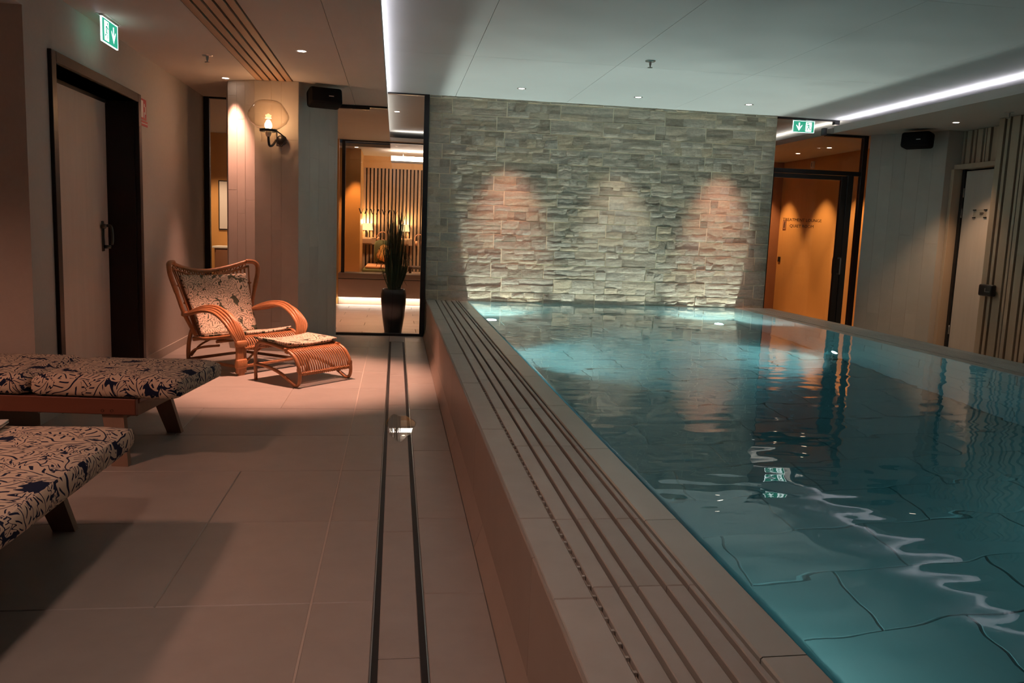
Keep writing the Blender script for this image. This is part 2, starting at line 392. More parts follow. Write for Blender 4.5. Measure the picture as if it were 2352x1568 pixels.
# a chamfered slab (own thickness along local z), shared between alike pieces
SLABS = {}
def slab(dx, dy, dz, mat, b=0.003):
    key = (round(dx, 3), round(dy, 3), round(dz, 3), mat.name)
    if key not in SLABS:
        x, y = dx / 2, dy / 2
        v = [(-x, -y, 0), (x, -y, 0), (x, y, 0), (-x, y, 0), (-x, -y, dz - b), (x, -y, dz - b), (x, y, dz - b), (-x, y, dz - b),
             (-x + b, -y + b, dz), (x - b, -y + b, dz), (x - b, y - b, dz), (-x + b, y - b, dz)]
        f = [(0, 3, 2, 1), (8, 9, 10, 11)]
        for i in range(4):
            j = (i + 1) % 4; f += [(i, j, 4 + j, 4 + i), (4 + i, 4 + j, 8 + j, 8 + i)]
        me = bpy.data.meshes.new(mat.name + '_slab'); me.from_pydata(v, [], f); me.materials.append(mat); SLABS[key] = me
    return SLABS[key]
def tile(name, parent, x0, x1, y0, y1, z, th, mat, gap=0.003, b=0.003):
    """a tile lying flat with its top at z"""
    g = gap / 2
    return link(name, slab(x1 - x0 - gap, y1 - y0 - gap, th, mat, b), parent, ((x0 + x1) / 2, (y0 + y1) / 2, z - th))
def wtile(name, parent, p, ux, w_, h_, th, mat, gap=0.003, b=0.002):
    """a tile standing on a wall: p = lower left corner, ux = unit vector along the wall; faces the side ux x up"""
    ux = Vector(ux); n = ux.cross(Vector((0, 0, 1)))
    c = Vector(p) + ux * (w_ / 2) + Vector((0, 0, h_ / 2))
    o = link(name, slab(w_ - gap, h_ - gap, th, mat, b), parent)
    m = Matrix((ux, Vector((0, 0, 1)), n)).transposed()
    o.rotation_euler = m.to_euler(); o.location = c - (parent.location if parent else Vector())
    return o

def spot(name, loc, target, watts, col, angle=60, blend=0.6, r=0.03, parent=None, caustic=False):
    l = bpy.data.lights.new(name, 'SPOT'); l.energy = watts; l.color = col; l.spot_size = math.radians(angle); l.spot_blend = blend; l.shadow_soft_size = r
    o = bpy.data.objects.new(name, l); COL.objects.link(o)
    d = Vector(target) - Vector(loc); o.rotation_euler = d.to_track_quat('-Z', 'Y').to_euler(); o.location = loc
    if parent is not None:
        o.parent = parent; o.location = Vector(loc) - parent.location
    if caustic: l.cycles.is_caustics_light = True
    return o

# ================================================================== THE SETTING
ZC, ZS, YB, ZL = 2.62, 2.464, 9.2, 0.413          # pool ceiling, soffit, back wall plane, pool ledge
PX0, PX1, PY0, ZF = 0.81, 3.95, -2.4, -1.15       # basin

# ---- floor of the lounge side, tile by tile
floor = MB().box(-3.7, 0.352, -3.2, YB + 0.02, -0.08, -0.004).build('floor', M['grout'], kind='structure', label='beige stone tiled floor beside the raised pool')
rows = [-3.05, -2.33, -1.61, -0.89, -0.17, 0.40, 1.12, 1.84, 2.56, 3.31, 4.02, 4.72, 5.42, 6.13, 6.84, 7.55, 8.26, 8.97, YB]
for i in range(len(rows) - 1):
    y0, y1 = rows[i], rows[i + 1]
    tile('floor_tile', floor, -0.245, -0.047, y0, y1, 0, 0.012, M['tile'])
    x = -0.245; first = True
    st = {0: -0.72, 1: -1.68, 2: -1.2}[i % 3] if rows[i] != 2.56 else -0.722
    xs = [-0.245, st]
    while xs[-1] > -3.6: xs.append(max(xs[-1] - 1.44, -3.69))
    for a, b in zip(xs, xs[1:]): tile('floor_tile', floor, b, a, y0, y1, 0, 0.012, M['tile'], gap=0.003)
ys = [-3.05, -1.6, -0.6, 0.4, 1.45, 2.61, 3.33, 4.39, 5.42, 6.36, 7.3, 8.72, YB]
for a, b in zip(ys, ys[1:]): tile('floor_tile', floor, 0.112, 0.318, a, b, 0, 0.012, M['tile_wet'])
tile('floor_tile', floor, -0.047, 0.112, 8.72, YB, 0, 0.011, M['tile'])
MB().box(-0.2485, -0.2415, -3.05, YB, -0.01, 0.0004).build('grout_line', M['grout_pale'], floor)
# slot drain: tiled cover between two black slots, let into the floor
drain = empty('slot_drain', (0.03, 3, 0), label='long tiled drain cover between two black slots in the floor', cat='drain')
MB().box(-0.077, 0.082, -6.0, 5.715, -0.0038, -0.003).build('channel', M['slot'], drain)
ys = [-3.0, -1.9, -0.8, 0.3, 1.25, 2.2, 3.183, 3.933, 4.824, 5.556, 6.696, 7.7, 8.715]
for a, b in zip(ys, ys[1:]):
    link('drain_cover', slab(0.118, b - a - 0.003, 0.012, M['tile_wet']), drain, (0.002, (a + b) / 2 - 3, -0.0125))
for sx in (-0.0765, 0.0805):
    MB().box(sx - 0.0015, sx + 0.0015, -6.0, 5.715, -0.01, 0.0005).build('steel_edge', M['steel'], drain)

pd = []
for k in range(28):
    a = 2 * PI * k / 28; rr = 1 + 0.12 * math.sin(3 * a + 0.6) + 0.07 * math.sin(7 * a)
    pd.append((0.085 * rr * math.cos(a), 0.33 * rr * math.sin(a)))
pu = MB().add([(x, y, 0.0) for x, y in pd] + [(x * 0.93, y * 0.97, 0.0012) for x, y in pd], [tuple(range(28, 56))] + [(k, (k + 1) % 28, 28 + (k + 1) % 28, 28 + k) for k in range(28)], False) \
    .build('puddle', M['puddle'], loc=(0.05, 4.95, 0.0006), label='small mirror-like puddle on the drain cover', cat='puddle')

# ---- floors elsewhere
MB().box(4.40, 6.3, -3.2, YB, -0.08, 0.0).build('floor_aisle', M['tile'], kind='structure', label='narrow tiled aisle between the pool and the batten wall')
fl = MB().box(-3.7, 7.2, YB + 0.02, 16.6, -0.08, -0.012).build('floor_corridor', M['grout_dark'], kind='structure', label='plank tiled corridor floor behind the glass')
y = YB + 0.02; k = 0
while y < 12.8:
    y1 = min(y + 0.3, 12.85); x = -2.2 - 0.31 * (k % 3)
    while x < 1.1:
        tile('plank_tile', fl, max(x, -3.6), x + 0.92, y, y1, 0, 0.012, M['lounge_tile'], gap=0.004); x += 0.92
    y = y1; k += 1
MB().box(4.0, 7.0, YB + 0.02, 14.0, -0.012, 0.0).build('floor_corridor_east', M['lounge_tile'], kind='structure', label='corridor floor behind the glass door')

# ---- ceilings
ceil = MB().box(-0.5, 5.4, -3.2, YB + 0.1, ZC + 0.012, ZC + 0.1).build('ceiling', M['slot'], kind='structure', label='smooth pale ceiling over the pool')
cxs = [-0.5, 0.61, 1.826, 3.04, 4.25, 5.4]; cys = [-3.2, -0.15, 2.25, 4.65, 7.05, YB + 0.1]
ceil_tiles = []
for a, b in zip(cxs, cxs[1:]):
    for c, d in zip(cys, cys[1:]):
        o = link('ceiling_panel', slab(b - a - 0.0022, d - c - 0.0014, 0.012, M['ceiling'], 0.0008), ceil, ((a + b) / 2, (c + d) / 2, ZC + 0.012), (PI, 0, 0))
        ceil_tiles.append(o)
# left soffit: boards either side of a strip of wooden slats
soff = MB().box(-3.7, -1.275, -3.2, YB, ZS, ZS + 0.05).box(-0.94, -0.45, -3.2, YB, ZS, ZS + 0.05).box(-1.275, -0.94, 7.93, YB, ZS, ZS + 0.05) \
    .build('ceiling_left', M['soffit'], kind='structure', label='low soffit over the lounger side with a strip of wooden slats')
MB().box(-0.447, -0.113, -3.2, YB, ZS + 0.0005, ZS + 0.09).build('soffit_board', M['soffit'], soff)
MB().box(-1.275, -0.94, -3.2, 7.93, ZS + 0.07, ZS + 0.08).build('slat_backing', M['dark_back'], soff)
for i in range(5):
    x = -1.268 + i * 0.0665
    MB().bbox(x, x + 0.05, -3.2, 7.925, ZS - 0.004, ZS + 0.035, 0.002).build('ceiling_slat', M['slat_ceiling'], soff)
MB().box(-1.0, -0.93, -3.2, 7.93, ZS + 0.069, ZS + 0.0695).build('slat_backing', M['dark_back'], soff)
MB().box(-3.7, -0.5, -3.2, YB + 0.1, ZC + 0.05, ZC + 0.1).build('ceiling_void', M['dark_back'], kind='structure', label='dark void above the left soffit')
# right soffit with visible fascia
MB().box(5.0, 6.4, -3.2, YB, ZS, ZS + 0.078).build('ceiling_right', M['soffit'], kind='structure', label='low soffit along the batten wall')
MB().box(5.4, 6.4, -3.2, YB + 0.1, ZC, ZC + 0.1).build('ceiling_right_void', M['ceiling'], kind='structure', label='ceiling board above the right soffit')

# cove lights: an LED strip lying on each soffit edge, shining at the ceiling
def led_strip(name, x, y0, y1, z, mat, label, wd=0.018, n=40):
    t = empty(name, (x, y0, z), label=label, cat='strip light')
    MB().box(-wd, wd, 0, y1 - y0, 0.0, 0.006).build('aluminium_profile', M['steel'], t)
    mb = MB()
    for i in range(n):
        a, b = (y1 - y0) * i / n, (y1 - y0) * (i + 1) / n
        mb.add([(-wd * 0.7, a, 0.008), (wd * 0.7, a, 0.008), (wd * 0.7, b, 0.008), (-wd * 0.7, b, 0.008)], [(0, 1, 2, 3)])
    o = link('led_tape', mb.mesh('led_tape', mat, fix=False), t); return t
led_strip('led_strip', -0.165, -3.0, YB - 0.03, ZS + 0.09, M['cove'], 'white cove light strip on the edge of the left soffit')
led_strip('led_strip', 5.06, -3.0, YB - 0.03, ZS + 0.078, M['cove'], 'white cove light strip on the edge of the right soffit')

# ---- left wall with the niche the loungers stand in
XW, YN = -2.0, 4.93
wl = MB()
wl.box(XW - 0.32, XW, YN, 5.31, 0, ZS + 0.05).box(XW - 0.32, XW, 6.88, YB, 0, ZS + 0.05).box(XW - 0.32, XW, 5.31, 6.88, 2.075, ZS + 0.05)
wl.box(-3.7, XW - 0.32, YN, YN + 0.1, 0, ZS)
wl.build('wall_left', M['plaster'], kind='structure', label='plain plastered wall on the left')
MB().box(-3.8, -3.7, -3.2, YN + 0.1, 0, ZS).build('wall_niche_back', M['plaster'], kind='structure', label='back wall of the lounger niche')
MB().box(-3.7, XW, -3.2, YN, 2.30, 2.36).build('ceiling_niche', M['soffit'], kind='structure', label='dropped ceiling of the lounger niche')
MB().box(XW - 0.06, XW, -3.2, YN, 2.36, ZS).build('trim_1', M['plaster'], kind='structure', label='plaster downstand over the lounger niche')
MB().box(-3.8, 6.5, -3.3, -3.2, -1.3, ZC + 0.1).build('wall_front', M['plaster'], kind='structure', label='wall behind the viewer')
bb = MB().box(XW, XW + 0.012, 6.97, 9.1, 0.0, 0.072).box(XW, XW + 0.012, YN, 5.24, 0.0, 0.072)
bb.build('baseboard_left', M['plaster'], kind='structure', label='plaster coloured skirting on the left wall')
# door in the left wall, set deep in a dark frame
d1 = empty('door_1', (XW, 6.1, 0), label='pale veneer door set deep in a dark frame', kind='structure')
f = MB()
f.bbox(-0.32, 0.022, -0.86, -0.79, 0, 2.14).bbox(-0.24, 0.022, 0.775, 0.845, 0, 2.14).bbox(-0.32, 0.022, -0.79, 0.775, 2.075, 2.14)
f.box(-0.25, -0.21, -0.79, 0.775, 2.05, 2.075)
f.build('door_frame', M['black_frame'], d1)
MB().box(-0.30, -0.012, 0.762, 0.775, 0, 2.075).build('door_lining', M['black_frame'], d1)
lf = MB().bbox(-0.262, -0.215, -0.785, 0.755, 0.006, 2.065, 0.003).build('door_leaf', M['door_leaf'], d1)
h = MB().rbox(-0.217, -0.207, 0.60, 0.645, 0.93, 1.16, 0.004, 2)
h.build('lock_plate', M['bronze'], lf)
MB().tube(smooth_path([(-0.21, 0.622, 1.12), (-0.16, 0.622, 1.125), (-0.145, 0.62, 1.09), (-0.14, 0.61, 1.02), (-0.142, 0.60, 0.985)], 5), 0.011, 8).build('door_handle', M['bronze'], lf)
MB().lathe([(0, 0), (0.018, 0), (0.018, 0.028), (0.012, 0.034), (0, 0.034)], 12, (-0.207, 0.58, 1.12), 'x').build('thumb_turn', M['bronze'], lf)
MB().lathe([(0, 0), (0.014, 0), (0.014, 0.05), (0, 0.05)], 10, (-0.207, 0.622, 0.965), 'x').build('lock_cylinder', M['bronze'], lf)
# red fire sign on the wall beside the frame
rs = empty('fire_sign', (XW + 0.001, 7.04, 2.04), label='red fire equipment sign on wall beside the dark door frame', cat='sign')
MB().bbox(0, 0.003, -0.10, 0.10, -0.075, 0.085, 0.001).build('sign_plate', M['red'], rs)
MB().bbox(0, 0.003, -0.10, 0.13, -0.125, -0.083, 0.001).build('lower_plate', M['red'], rs)
MB().box(0.003, 0.004, -0.10, 0.12, -0.108, -0.100).build('white_line', M['sign_pale'], rs)
pm = MB().box(0.003, 0.004, -0.085, 0.015, -0.06, 0.07)
for a, b, c, d in ((0.035, 0.055, -0.06, -0.015), (0.06, 0.08, -0.03, 0.03), (0.035, 0.06, 0.025, 0.05)): pm.box(0.003, 0.004, a, b, c, d)
pm.build('pictogram', M['sign_pale'], rs)

# ---- stone wall
WX0, WX1 = 0.335, 4.30
wb = MB().box(WX0, WX1, YB - 0.0045, YB + 0.22, 0.36, ZC).box(WX0, WX1, YB, YB + 0.22, -1.25, 0.36).build('wall_back', M['stone_grout'], kind='structure', label='split-face stone wall at the end of the pool')
def nz(x, y, s=0.0): return noise.noise(Vector((x, y, s)))
stones = []
RH = 0.1595; TW = 0.597
z = 0.36; r = 0
def stone_piece(xl, xr, zb, zt, sl, sr, d, tilt, sd):
    """front of a stone between bottom zb(x) and top zt(x); edges slanted by sl, sr"""
    nx, nzc = 4, 3
    vs = []; 
    for j in range(nzc + 1):
        tz = j / nzc
        for i in range(nx + 1):
            tx = i / nx
            a = xl + sl * (tz - 0.5); b = xr + sr * (tz - 0.5); x = a + (b - a) * tx
            zz = zb(x) + (zt(x) - zb(x)) * tz
            ed = (i in (0, nx)) or (j in (0, nzc))
            yy = d + tilt * (tz - 0.5) + 0.0024 * nz(x * 14, zz * 20, sd) + 0.0012 * nz(x * 40, zz * 45, sd + 3)
            if ed: yy = max(yy - 0.002, 0.0055)
            vs.append((x, YB - max(yy, 0.0055), zz))
    fs = []
    for j in range(nzc):
        for i in range(nx):
            a = j * (nx + 1) + i; fs.append((a, a + 1, a + nx + 2, a + nx + 1))
    # skirt back to the wall
    ring = [i for i in range(nx + 1)] + [(j + 1) * (nx + 1) - 1 for j in range(1, nzc + 1)] + [nzc * (nx + 1) + i for i in range(nx - 1, -1, -1)] + [j * (nx + 1) for j in range(nzc - 1, 0, -1)]
    b0 = len(vs)
    for q in ring: vs.append((vs[q][0], YB + 0.003, vs[q][2]))
    m = len(ring)
    for k in range(m): fs.append((ring[k], b0 + k, b0 + (k + 1) % m, ring[(k + 1) % m]))
    return vs, fs
while z < ZC - 0.02:
    z1 = min(z + RH, ZC - 0.001); off = (0.10 if r % 2 else 0.0) + 0.012 * math.sin(r * 2.1)
    x = WX0 - 0.46 + off
    while x < WX1 - 0.01:
        a, b = max(x, WX0), min(x + TW, WX1)
        if b - a > 0.03:
            g = 0.0045; zl, zt = z + g, z1 - g; xa, xb = a + g, b - g
            if z1 - z < 0.08: cuts = []
            else:
                cuts = [random.uniform(0.36, 0.64)] if random.random() < 0.78 else [random.uniform(0.26, 0.36), random.uniform(0.6, 0.74)]
            lev = [0] + cuts + [1]; seeds = [random.uniform(0, 90) for _ in lev]
            def bound(i, lev=lev, seeds=seeds, zl=zl, zt=zt):
                if lev[i] in (0, 1): return lambda x: zl + (zt - zl) * lev[i]
                return lambda x: zl + (zt - zl) * lev[i] + 0.013 * nz(x * 5, seeds[i]) + 0.008 * nz(x * 17, seeds[i], 5)
            for li in range(len(lev) - 1):
                n = max(1, int((xb - xa) / random.choice((0.13, 0.17, 0.22, 0.30)) + 0.5))
                ws = [random.uniform(0.6, 1.5) for _ in range(n)]; s = sum(ws); q = xa; sl = 0
                for wi, w_ in enumerate(ws):
                    q1 = q + (xb - xa) * w_ / s; sr = 0 if wi == n - 1 else random.choice((0, 0, 0, random.uniform(-0.03, 0.03)))
                    d = random.choice((0.0075, 0.0085, 0.0095, 0.011, 0.0135))
                    ge = random.choice((0.0, 0.0016, 0.0026)) if li + 1 < len(lev) - 1 else 0.0  # gaps bare pale grout as thin lines, standing for light caught on stone edges
                    vs_, fs_ = stone_piece(q, q1 - random.choice((0.0, 0.0, 0.002)), bound(li), (lambda x, bb=bound(li + 1), ge=ge: bb(x) - ge), sl, sr, d, random.uniform(-0.002, 0.003), random.uniform(0, 99))
                    stones.append(((q1 - q) * (lev[li + 1] - lev[li]) * (z1 - z), vs_, fs_, random.random())); q = q1; sl = sr
        x += TW
    z = z1; r += 1
stones.sort(key=lambda q: -q[0])
def stone_mesh(name, lst):
    V = []; F = []; T = []
    for _, v, f, t in lst:
        b = len(V); V += v; F += [tuple(b + i for i in q) for q in f]; T += [t] * len(v)
    me = bpy.data.meshes.new(name); me.from_pydata(V, [], F); me.materials.append(M['stone'])
    at = me.attributes.new('tone', 'FLOAT', 'POINT')
    at.data.foreach_set('value', T); return me
stone_objs = []
for s in stones[:300]: stone_objs.append(link('stone', stone_mesh('stone', [s]), wb))
o = link('small_stones', stone_mesh('small_stones', stones[300:]), wb); o['kind'] = 'stuff'; stone_objs.append(o)

# ---- glass walls either side of the stone wall
def lettering(text, size, mat, parent, loc, rot, name='lettering', ext=0.001, align='CENTER'):
    cu = bpy.data.curves.new(name, 'FONT'); cu.body = text; cu.size = size; cu.align_x = align; cu.extrude = ext; cu.resolution_u = 3
    ob = bpy.data.objects.new('tmp', cu); COL.objects.link(ob)
    dg = bpy.context.evaluated_depsgraph_get(); me = bpy.data.meshes.new_from_object(ob.evaluated_get(dg))
    bpy.data.objects.remove(ob); me.materials.clear(); me.materials.append(mat)
    return link(name, me, parent, loc, rot)

w1 = empty('window_1', (-0.84, YB, 0), label='black framed glass wall beside the stone wall', kind='structure')
def fr(parent, x0, x1, z0, z1, y0=-0.03, y1=0.03, name='frame_bar', ox=0.84):
    return MB().bbox(x0 + ox, x1 + ox, y0, y1, z0, z1, 0.002).build(name, M['black'], parent)
fr(w1, -2.0, -1.945, 0, ZS)
fr(w1, 0.278, 0.333, 0, ZC)
fr(w1, -1.945, 0.278, 0, 0.028); fr(w1, -1.945, -0.115, ZS - 0.018, ZS); fr(w1, -0.113, 0.278, ZC - 0.016, ZC)
fr(w1, -0.62, -0.30, ZS - 0.04, ZS - 0.018)
MB().box(-1.945 + 0.84, -0.90 + 0.84, -0.005, 0.005, 0.028, ZS - 0.018).build('pane', M['pane'], w1)
p2 = MB(); p2.add([(-0.9 + 0.84, -0.005, 0.028), (0.278 + 0.84, -0.005, 0.028), (0.278 + 0.84, -0.005, ZC - 0.016), (-0.113 + 0.84, -0.005, ZC - 0.016), (-0.113 + 0.84, -0.005, ZS - 0.018), (-0.9 + 0.84, -0.005, ZS - 0.018)], [(0, 1, 2, 3, 4, 5)])
o = p2.build('pane', M['pane'], w1)
# row of angular marks in black film on the glass
mk = MB()
for i in range(7):
    x = -0.398 + 0.84 + i * 0.0615; zt, zb, hw = 1.384 - i * 0.001, 1.327 - i * 0.001, 0.022
    thick, thin = 0.0055, 0.0022
    if i % 2 == 0: segs = [((x - hw + 0.022, zt), (x + 0.022, zb), thick), ((x + 0.022, zb), (x + hw + 0.022, zt), thin)]
    else: segs = [((x - hw + 0.022, zb), (x + 0.022, zt), thick), ((x + 0.022, zt), (x + hw + 0.022, zb), thin)]
    for (ax, az), (bx, bz), t in segs: mk.add([(ax - t, -0.007, az), (ax + t, -0.007, az), (bx + t, -0.007, bz), (bx - t, -0.007, bz)], [(0, 1, 2, 3)])
link('window_marking', mk.mesh('window_marking', M['vinyl'], fix=False), w1)

w2 = empty('window_2', (4.86, YB + 0.08, 0), label='black framed glazing to the treatment corridor', kind='structure')
O2 = -4.86
def fr2(x0, x1, z0, z1, parent=w2, name='frame_bar', y0=-0.03, y1=0.03): return MB().bbox(x0 + O2, x1 + O2, y0, y1, z0, z1, 0.002).build(name, M['black'], parent)
fr2(5.419, 5.477, 0, ZS)
fr2(4.337, 5.043, ZC - 0.018, ZC); fr2(4.902, 4.943, ZS - 0.02, ZS + 0.062); fr2(4.943, 5.419, ZS - 0.028, ZS)
fr2(4.30, 4.335, 0, 2.05)
fr2(4.337, 5.419, 1.995, 2.045)
fr2(5.033, 5.094, ZC - 0.05, ZC - 0.002)
MB().box(4.337 + O2, 5.043 + O2, -0.005, 0.005, ZS - 0.02, ZC - 0.018).build('pane', M['pane'], w2)
MB().box(4.337 + O2, 5.419 + O2, -0.005, 0.005, 2.045, ZS - 0.02).build('pane', M['pane'], w2)
MB().box(5.331 + O2, 5.419 + O2, -0.005, 0.005, 0.03, 1.995).build('pane', M['pane'], w2)
fr2(5.260, 5.331, 0, 1.995)
fr2(5.331, 5.419, 0, 0.03)
d2 = empty('door_2', (4.78, YB + 0.08, 0), label='glass door lettered Treatment Lounge Quiet Room', kind='structure')
O3 = -4.78
for a, b, c, d in ((4.336, 4.342, 0.005, 1.99), (5.185, 5.257, 0.005, 1.99), (4.342, 5.185, 1.94, 1.99), (4.342, 5.185, 0.005, 0.08)):
    MB().bbox(a + O3, b + O3, -0.022, 0.022, c, d, 0.002).build('door_stile', M['black'], d2)
MB().box(4.342 + O3, 5.185 + O3, -0.004, 0.004, 0.08, 1.94).build('pane', M['pane'], d2)
for s, m_ in ((-1, 'steel'), (1, 'bronze')):
    y = s * 0.022
    MB().tube(smooth_path([(5.225 + O3, y, 1.03), (5.225 + O3, y + s * 0.05, 1.03), (5.225 + O3, y + s * 0.062, 1.01), (5.225 + O3, y + s * 0.062, 0.86), (5.225 + O3, y + s * 0.05, 0.845), (5.225 + O3, y, 0.845)], 4), 0.009, 8).build('pull_handle', M[m_], d2)
lettering('TREATMENT LOUNGE', 0.049, M['vinyl'], d2, (4.742 + O3, -0.006, 1.442), (PI / 2, 0, 0))
lettering('QUIET ROOM', 0.049, M['vinyl'], d2, (4.742 + O3, -0.006, 1.371), (PI / 2, 0, 0))

# ---- tiled pillars
def tiled_face(parent, a, b, z0, z1, cols, mat, seed, th=0.002):
    """vertical plank tiles on a face from a to b (plan points, face to the right of a->b looking down is outside)"""
    rnd = random.Random(seed); A = Vector((a[0], a[1], 0)); B = Vector((b[0], b[1], 0)); u = (B - A).normalized(); Ltot = (B - A).length
    s = sum(cols); x = 0
    for c in cols:
        w_ = Ltot * c / s; z = z0; z += -rnd.uniform(0.05, 0.75)
        while z < z1:
            zz = z + 0.85
            p, q = max(z, z0), min(zz, z1)
            if q - p > 0.02: wtile('pillar_tile', parent, A + u * x + Vector((0, 0, p)), u, w_, q - p, th, mat, gap=0.0022, b=0.0006)
            z = zz
        x += w_
pa, pb, pc, pd = (-1.546, 8.077), (-1.284, 7.936), (-0.892, 7.883), (-0.632, 9.16)
pl = empty('tiled_pillar', (-1.1, 8.5, 0), label='angled tiled pillar carrying the globe wall lamp', cat='pillar')
MB().prism([(x + 1.1, y - 8.5) for x, y in (pa, pb, pc, pd, (-0.9, 9.16), (-1.62, 9.16), (-1.66, 8.6))], 0, ZS).build('pillar_core', M['column_grout'], pl)
tiled_face(pl, pa, pb, 0.0, ZS - 0.003, (1.0, 0.9, 1.05), M['column_tile'], 3)
tiled_face(pl, pb, pc, 0.0, ZS - 0.003, (1.3, 0.8, 1.35), M['column_tile'], 5)
tiled_face(pl, pc, pd, 0.0, ZS - 0.003, (1.25, 1.1, 1.25, 0.9, 0.4), M['column_tile'], 8)
qa, qb = (5.45, 9.17), (5.93, 8.45)
pr = empty('tiled_pillar', (5.8, 8.9, 0), label='dim tiled pillar between the glass door and the batten wall', cat='pillar')
MB().prism([(x - 5.8, y - 8.9) for x, y in (qa, qb, (6.3, 8.45), (6.3, 9.17))], 0, ZS).build('pillar_core', M['column_grout'], pr)
tiled_face(pr, qa, qb, 0.0, ZS - 0.003, (1, 1, 1, 1.1, 0.9, 1), M['column_tile'], 11)

# ---- right wall: battens, recessed door, transom battens
wr = MB().box(5.83, 5.95, -3.2, 7.5, 0, ZS).box(5.83, 6.3, 7.42, 7.5, 0, ZS).box(6.22, 6.35, 7.4, 8.45, 0, ZS).build('wall_right', M['dark_back'], kind='structure', label='wall of pale wooden battens on the right')
pat = [(0.075, 0.033), (0.040, 0.03), (0.104, 0.028), (0.032, 0.012), (0.046, 0.03), (0.09, 0.028), (0.035, 0.02), (0.06, 0.033)]
y = 7.50; k = 0; BAT = {}
while y > -3.1:
    w_, g = pat[k % len(pat)]
    if w_ not in BAT:
        BAT[w_] = MB().bbox(-0.05, 0.0, -w_, 0, 0.0, ZS - 0.004, 0.002).mesh('batten', M['oak'])
    link('batten', BAT[w_], wr, (5.83, y, 0.0)); y -= w_ + g; k += 1
y = 8.44
for w_, g in [(0.03, 0.03), (0.07, 0.03), (0.04, 0.025), (0.075, 0.03), (0.025, 0.012), (0.05, 0.035), (0.08, 0.03), (0.04, 0.03), (0.09, 0.03), (0.05, 0.03)]:
    if y - w_ < 7.55: break
    MB().bbox(6.10, 6.15, y - w_, y, 2.10, ZS - 0.004, 0.002).build('transom_batten', M['oak'], wr); y -= w_ + g
MB().box(6.16, 6.21, 7.5, 8.45, 2.10, ZS).build('transom_back', M['dark_back'], wr)
MB().bbox(6.03, 6.2, 7.5, 8.45, 2.05, 2.10, 0.003).build('transom_rail', M['oak'], wr)
d3 = empty('door_3', (6.12, 8.0, 0), label='pale door set back beside the batten wall', kind='structure')
MB().bbox(-0.12, 0.08, 0.40, 0.45, 0, 2.05, 0.003).build('door_jamb', M['oak'], d3)
MB().bbox(-0.02, 0.06, 0.36, 0.40, 0, 2.05, 0.002).build('door_rebate', M['black'], d3)
l3 = MB().bbox(0.0, 0.045, -0.52, 0.355, 0.006, 2.03, 0.003).build('door_leaf', M['door_leaf'], d3)
for zz in (1.80, 1.58, 0.30): MB().tube([(-0.006, 0.365, zz - 0.05), (-0.006, 0.365, zz + 0.05)], 0.009, 8).build('hinge', M['steel'], l3)
pq = empty('door_plaque', (6.118, 8.075, 1.57), label='clear plaque held by four black clips on the pale door', cat='plaque')
MB().box(-0.004, -0.001, -0.10, 0.10, -0.045, 0.045).build('clear_sheet', M['pane'], pq)
for sy in (-0.085, 0.085):
    for sz in (-0.04, 0.04): MB().bbox(-0.008, 0.0, sy - 0.022, sy + 0.022, sz - 0.006, sz + 0.006, 0.001).build('clip', M['black'], pq)
MB().box(-0.0045, -0.004, -0.06, 0.0, 0.004, 0.012).box(-0.0045, -0.004, -0.05, 0.0, -0.01, -0.003).build('print_line', M['dark_back'], pq)
cb = empty('wall_control', (5.775, 7.36, 0.80), label='small black control box on the batten wall', cat='control box')
MB().rbox(-0.06, 0.0, -0.095, 0.095, -0.055, 0.06, 0.018, 3).build('housing', M['black'], cb)
MB().box(-0.063, -0.06, -0.07, -0.005, -0.012, -0.008).box(-0.063, -0.06, -0.012, -0.004, -0.012, 0.025).build('seam', M['steel'], cb)

# ================================================================== THE POOL
pool = empty('swimming_pool', (2.4, 3.0, 0), label='raised tiled swimming pool with overflow ledge', cat='pool')
def pp(v): return (v[0] - 2.4, v[1] - 3.0, v[2])
def pbox(name, x0, x1, y0, y1, z0, z1, mat, parent=pool): return MB().box(x0 - 2.4, x1 - 2.4, y0 - 3, y1 - 3, z0, z1).build(name, mat, parent)
def ptile(name, x0, x1, y0, y1, z, th, mat, gap=0.003, b=0.003):
    return link(name, slab(x1 - x0 - gap, y1 - y0 - gap, th, mat, b), pool, ((x0 + x1) / 2 - 2.4, (y0 + y1) / 2 - 3, z - th))
YE = YB - 0.001
pbox('basin_shell', PX0 - 0.2, PX1 + 0.2, PY0 - 0.2, YE, ZF - 0.1, ZF - 0.012, M['grout_dark'])
pbox('basin_wall', 0.36, PX0 - 0.012, PY0 - 0.2, YE, -1.15, 0.375, M['grout_dark'])
pbox('basin_wall', PX1 + 0.012, 4.385, PY0 - 0.2, YE, -1.15, 0.375, M['grout_dark'])
pbox('basin_wall', PX0 - 0.2, PX1 + 0.2, PY0 - 0.2, PY0, -1.15, 0.40, M['pool_tile'])
# floor tiles of the basin
y = PY0; k = 0
rows_p = [2.715 + 0.367 * i for i in range(-14, 19)]
for i in range(len(rows_p) - 1):
    y0, y1 = rows_p[i], min(rows_p[i + 1], YE)
    if y1 - y0 < 0.05 or y0 > YE: continue
    x = 1.50 - 0.69 * 2 + (0.345 if i % 2 == 0 else 0.0)
    x = x - 0.69
    while x < PX1:
        a, b = max(x, PX0), min(x + 0.69, PX1)
        if b - a > 0.04: ptile('basin_tile', a, b, y0, y1, ZF, 0.012, M['pool_tile'], gap=0.011, b=0.0012)
        x += 0.69
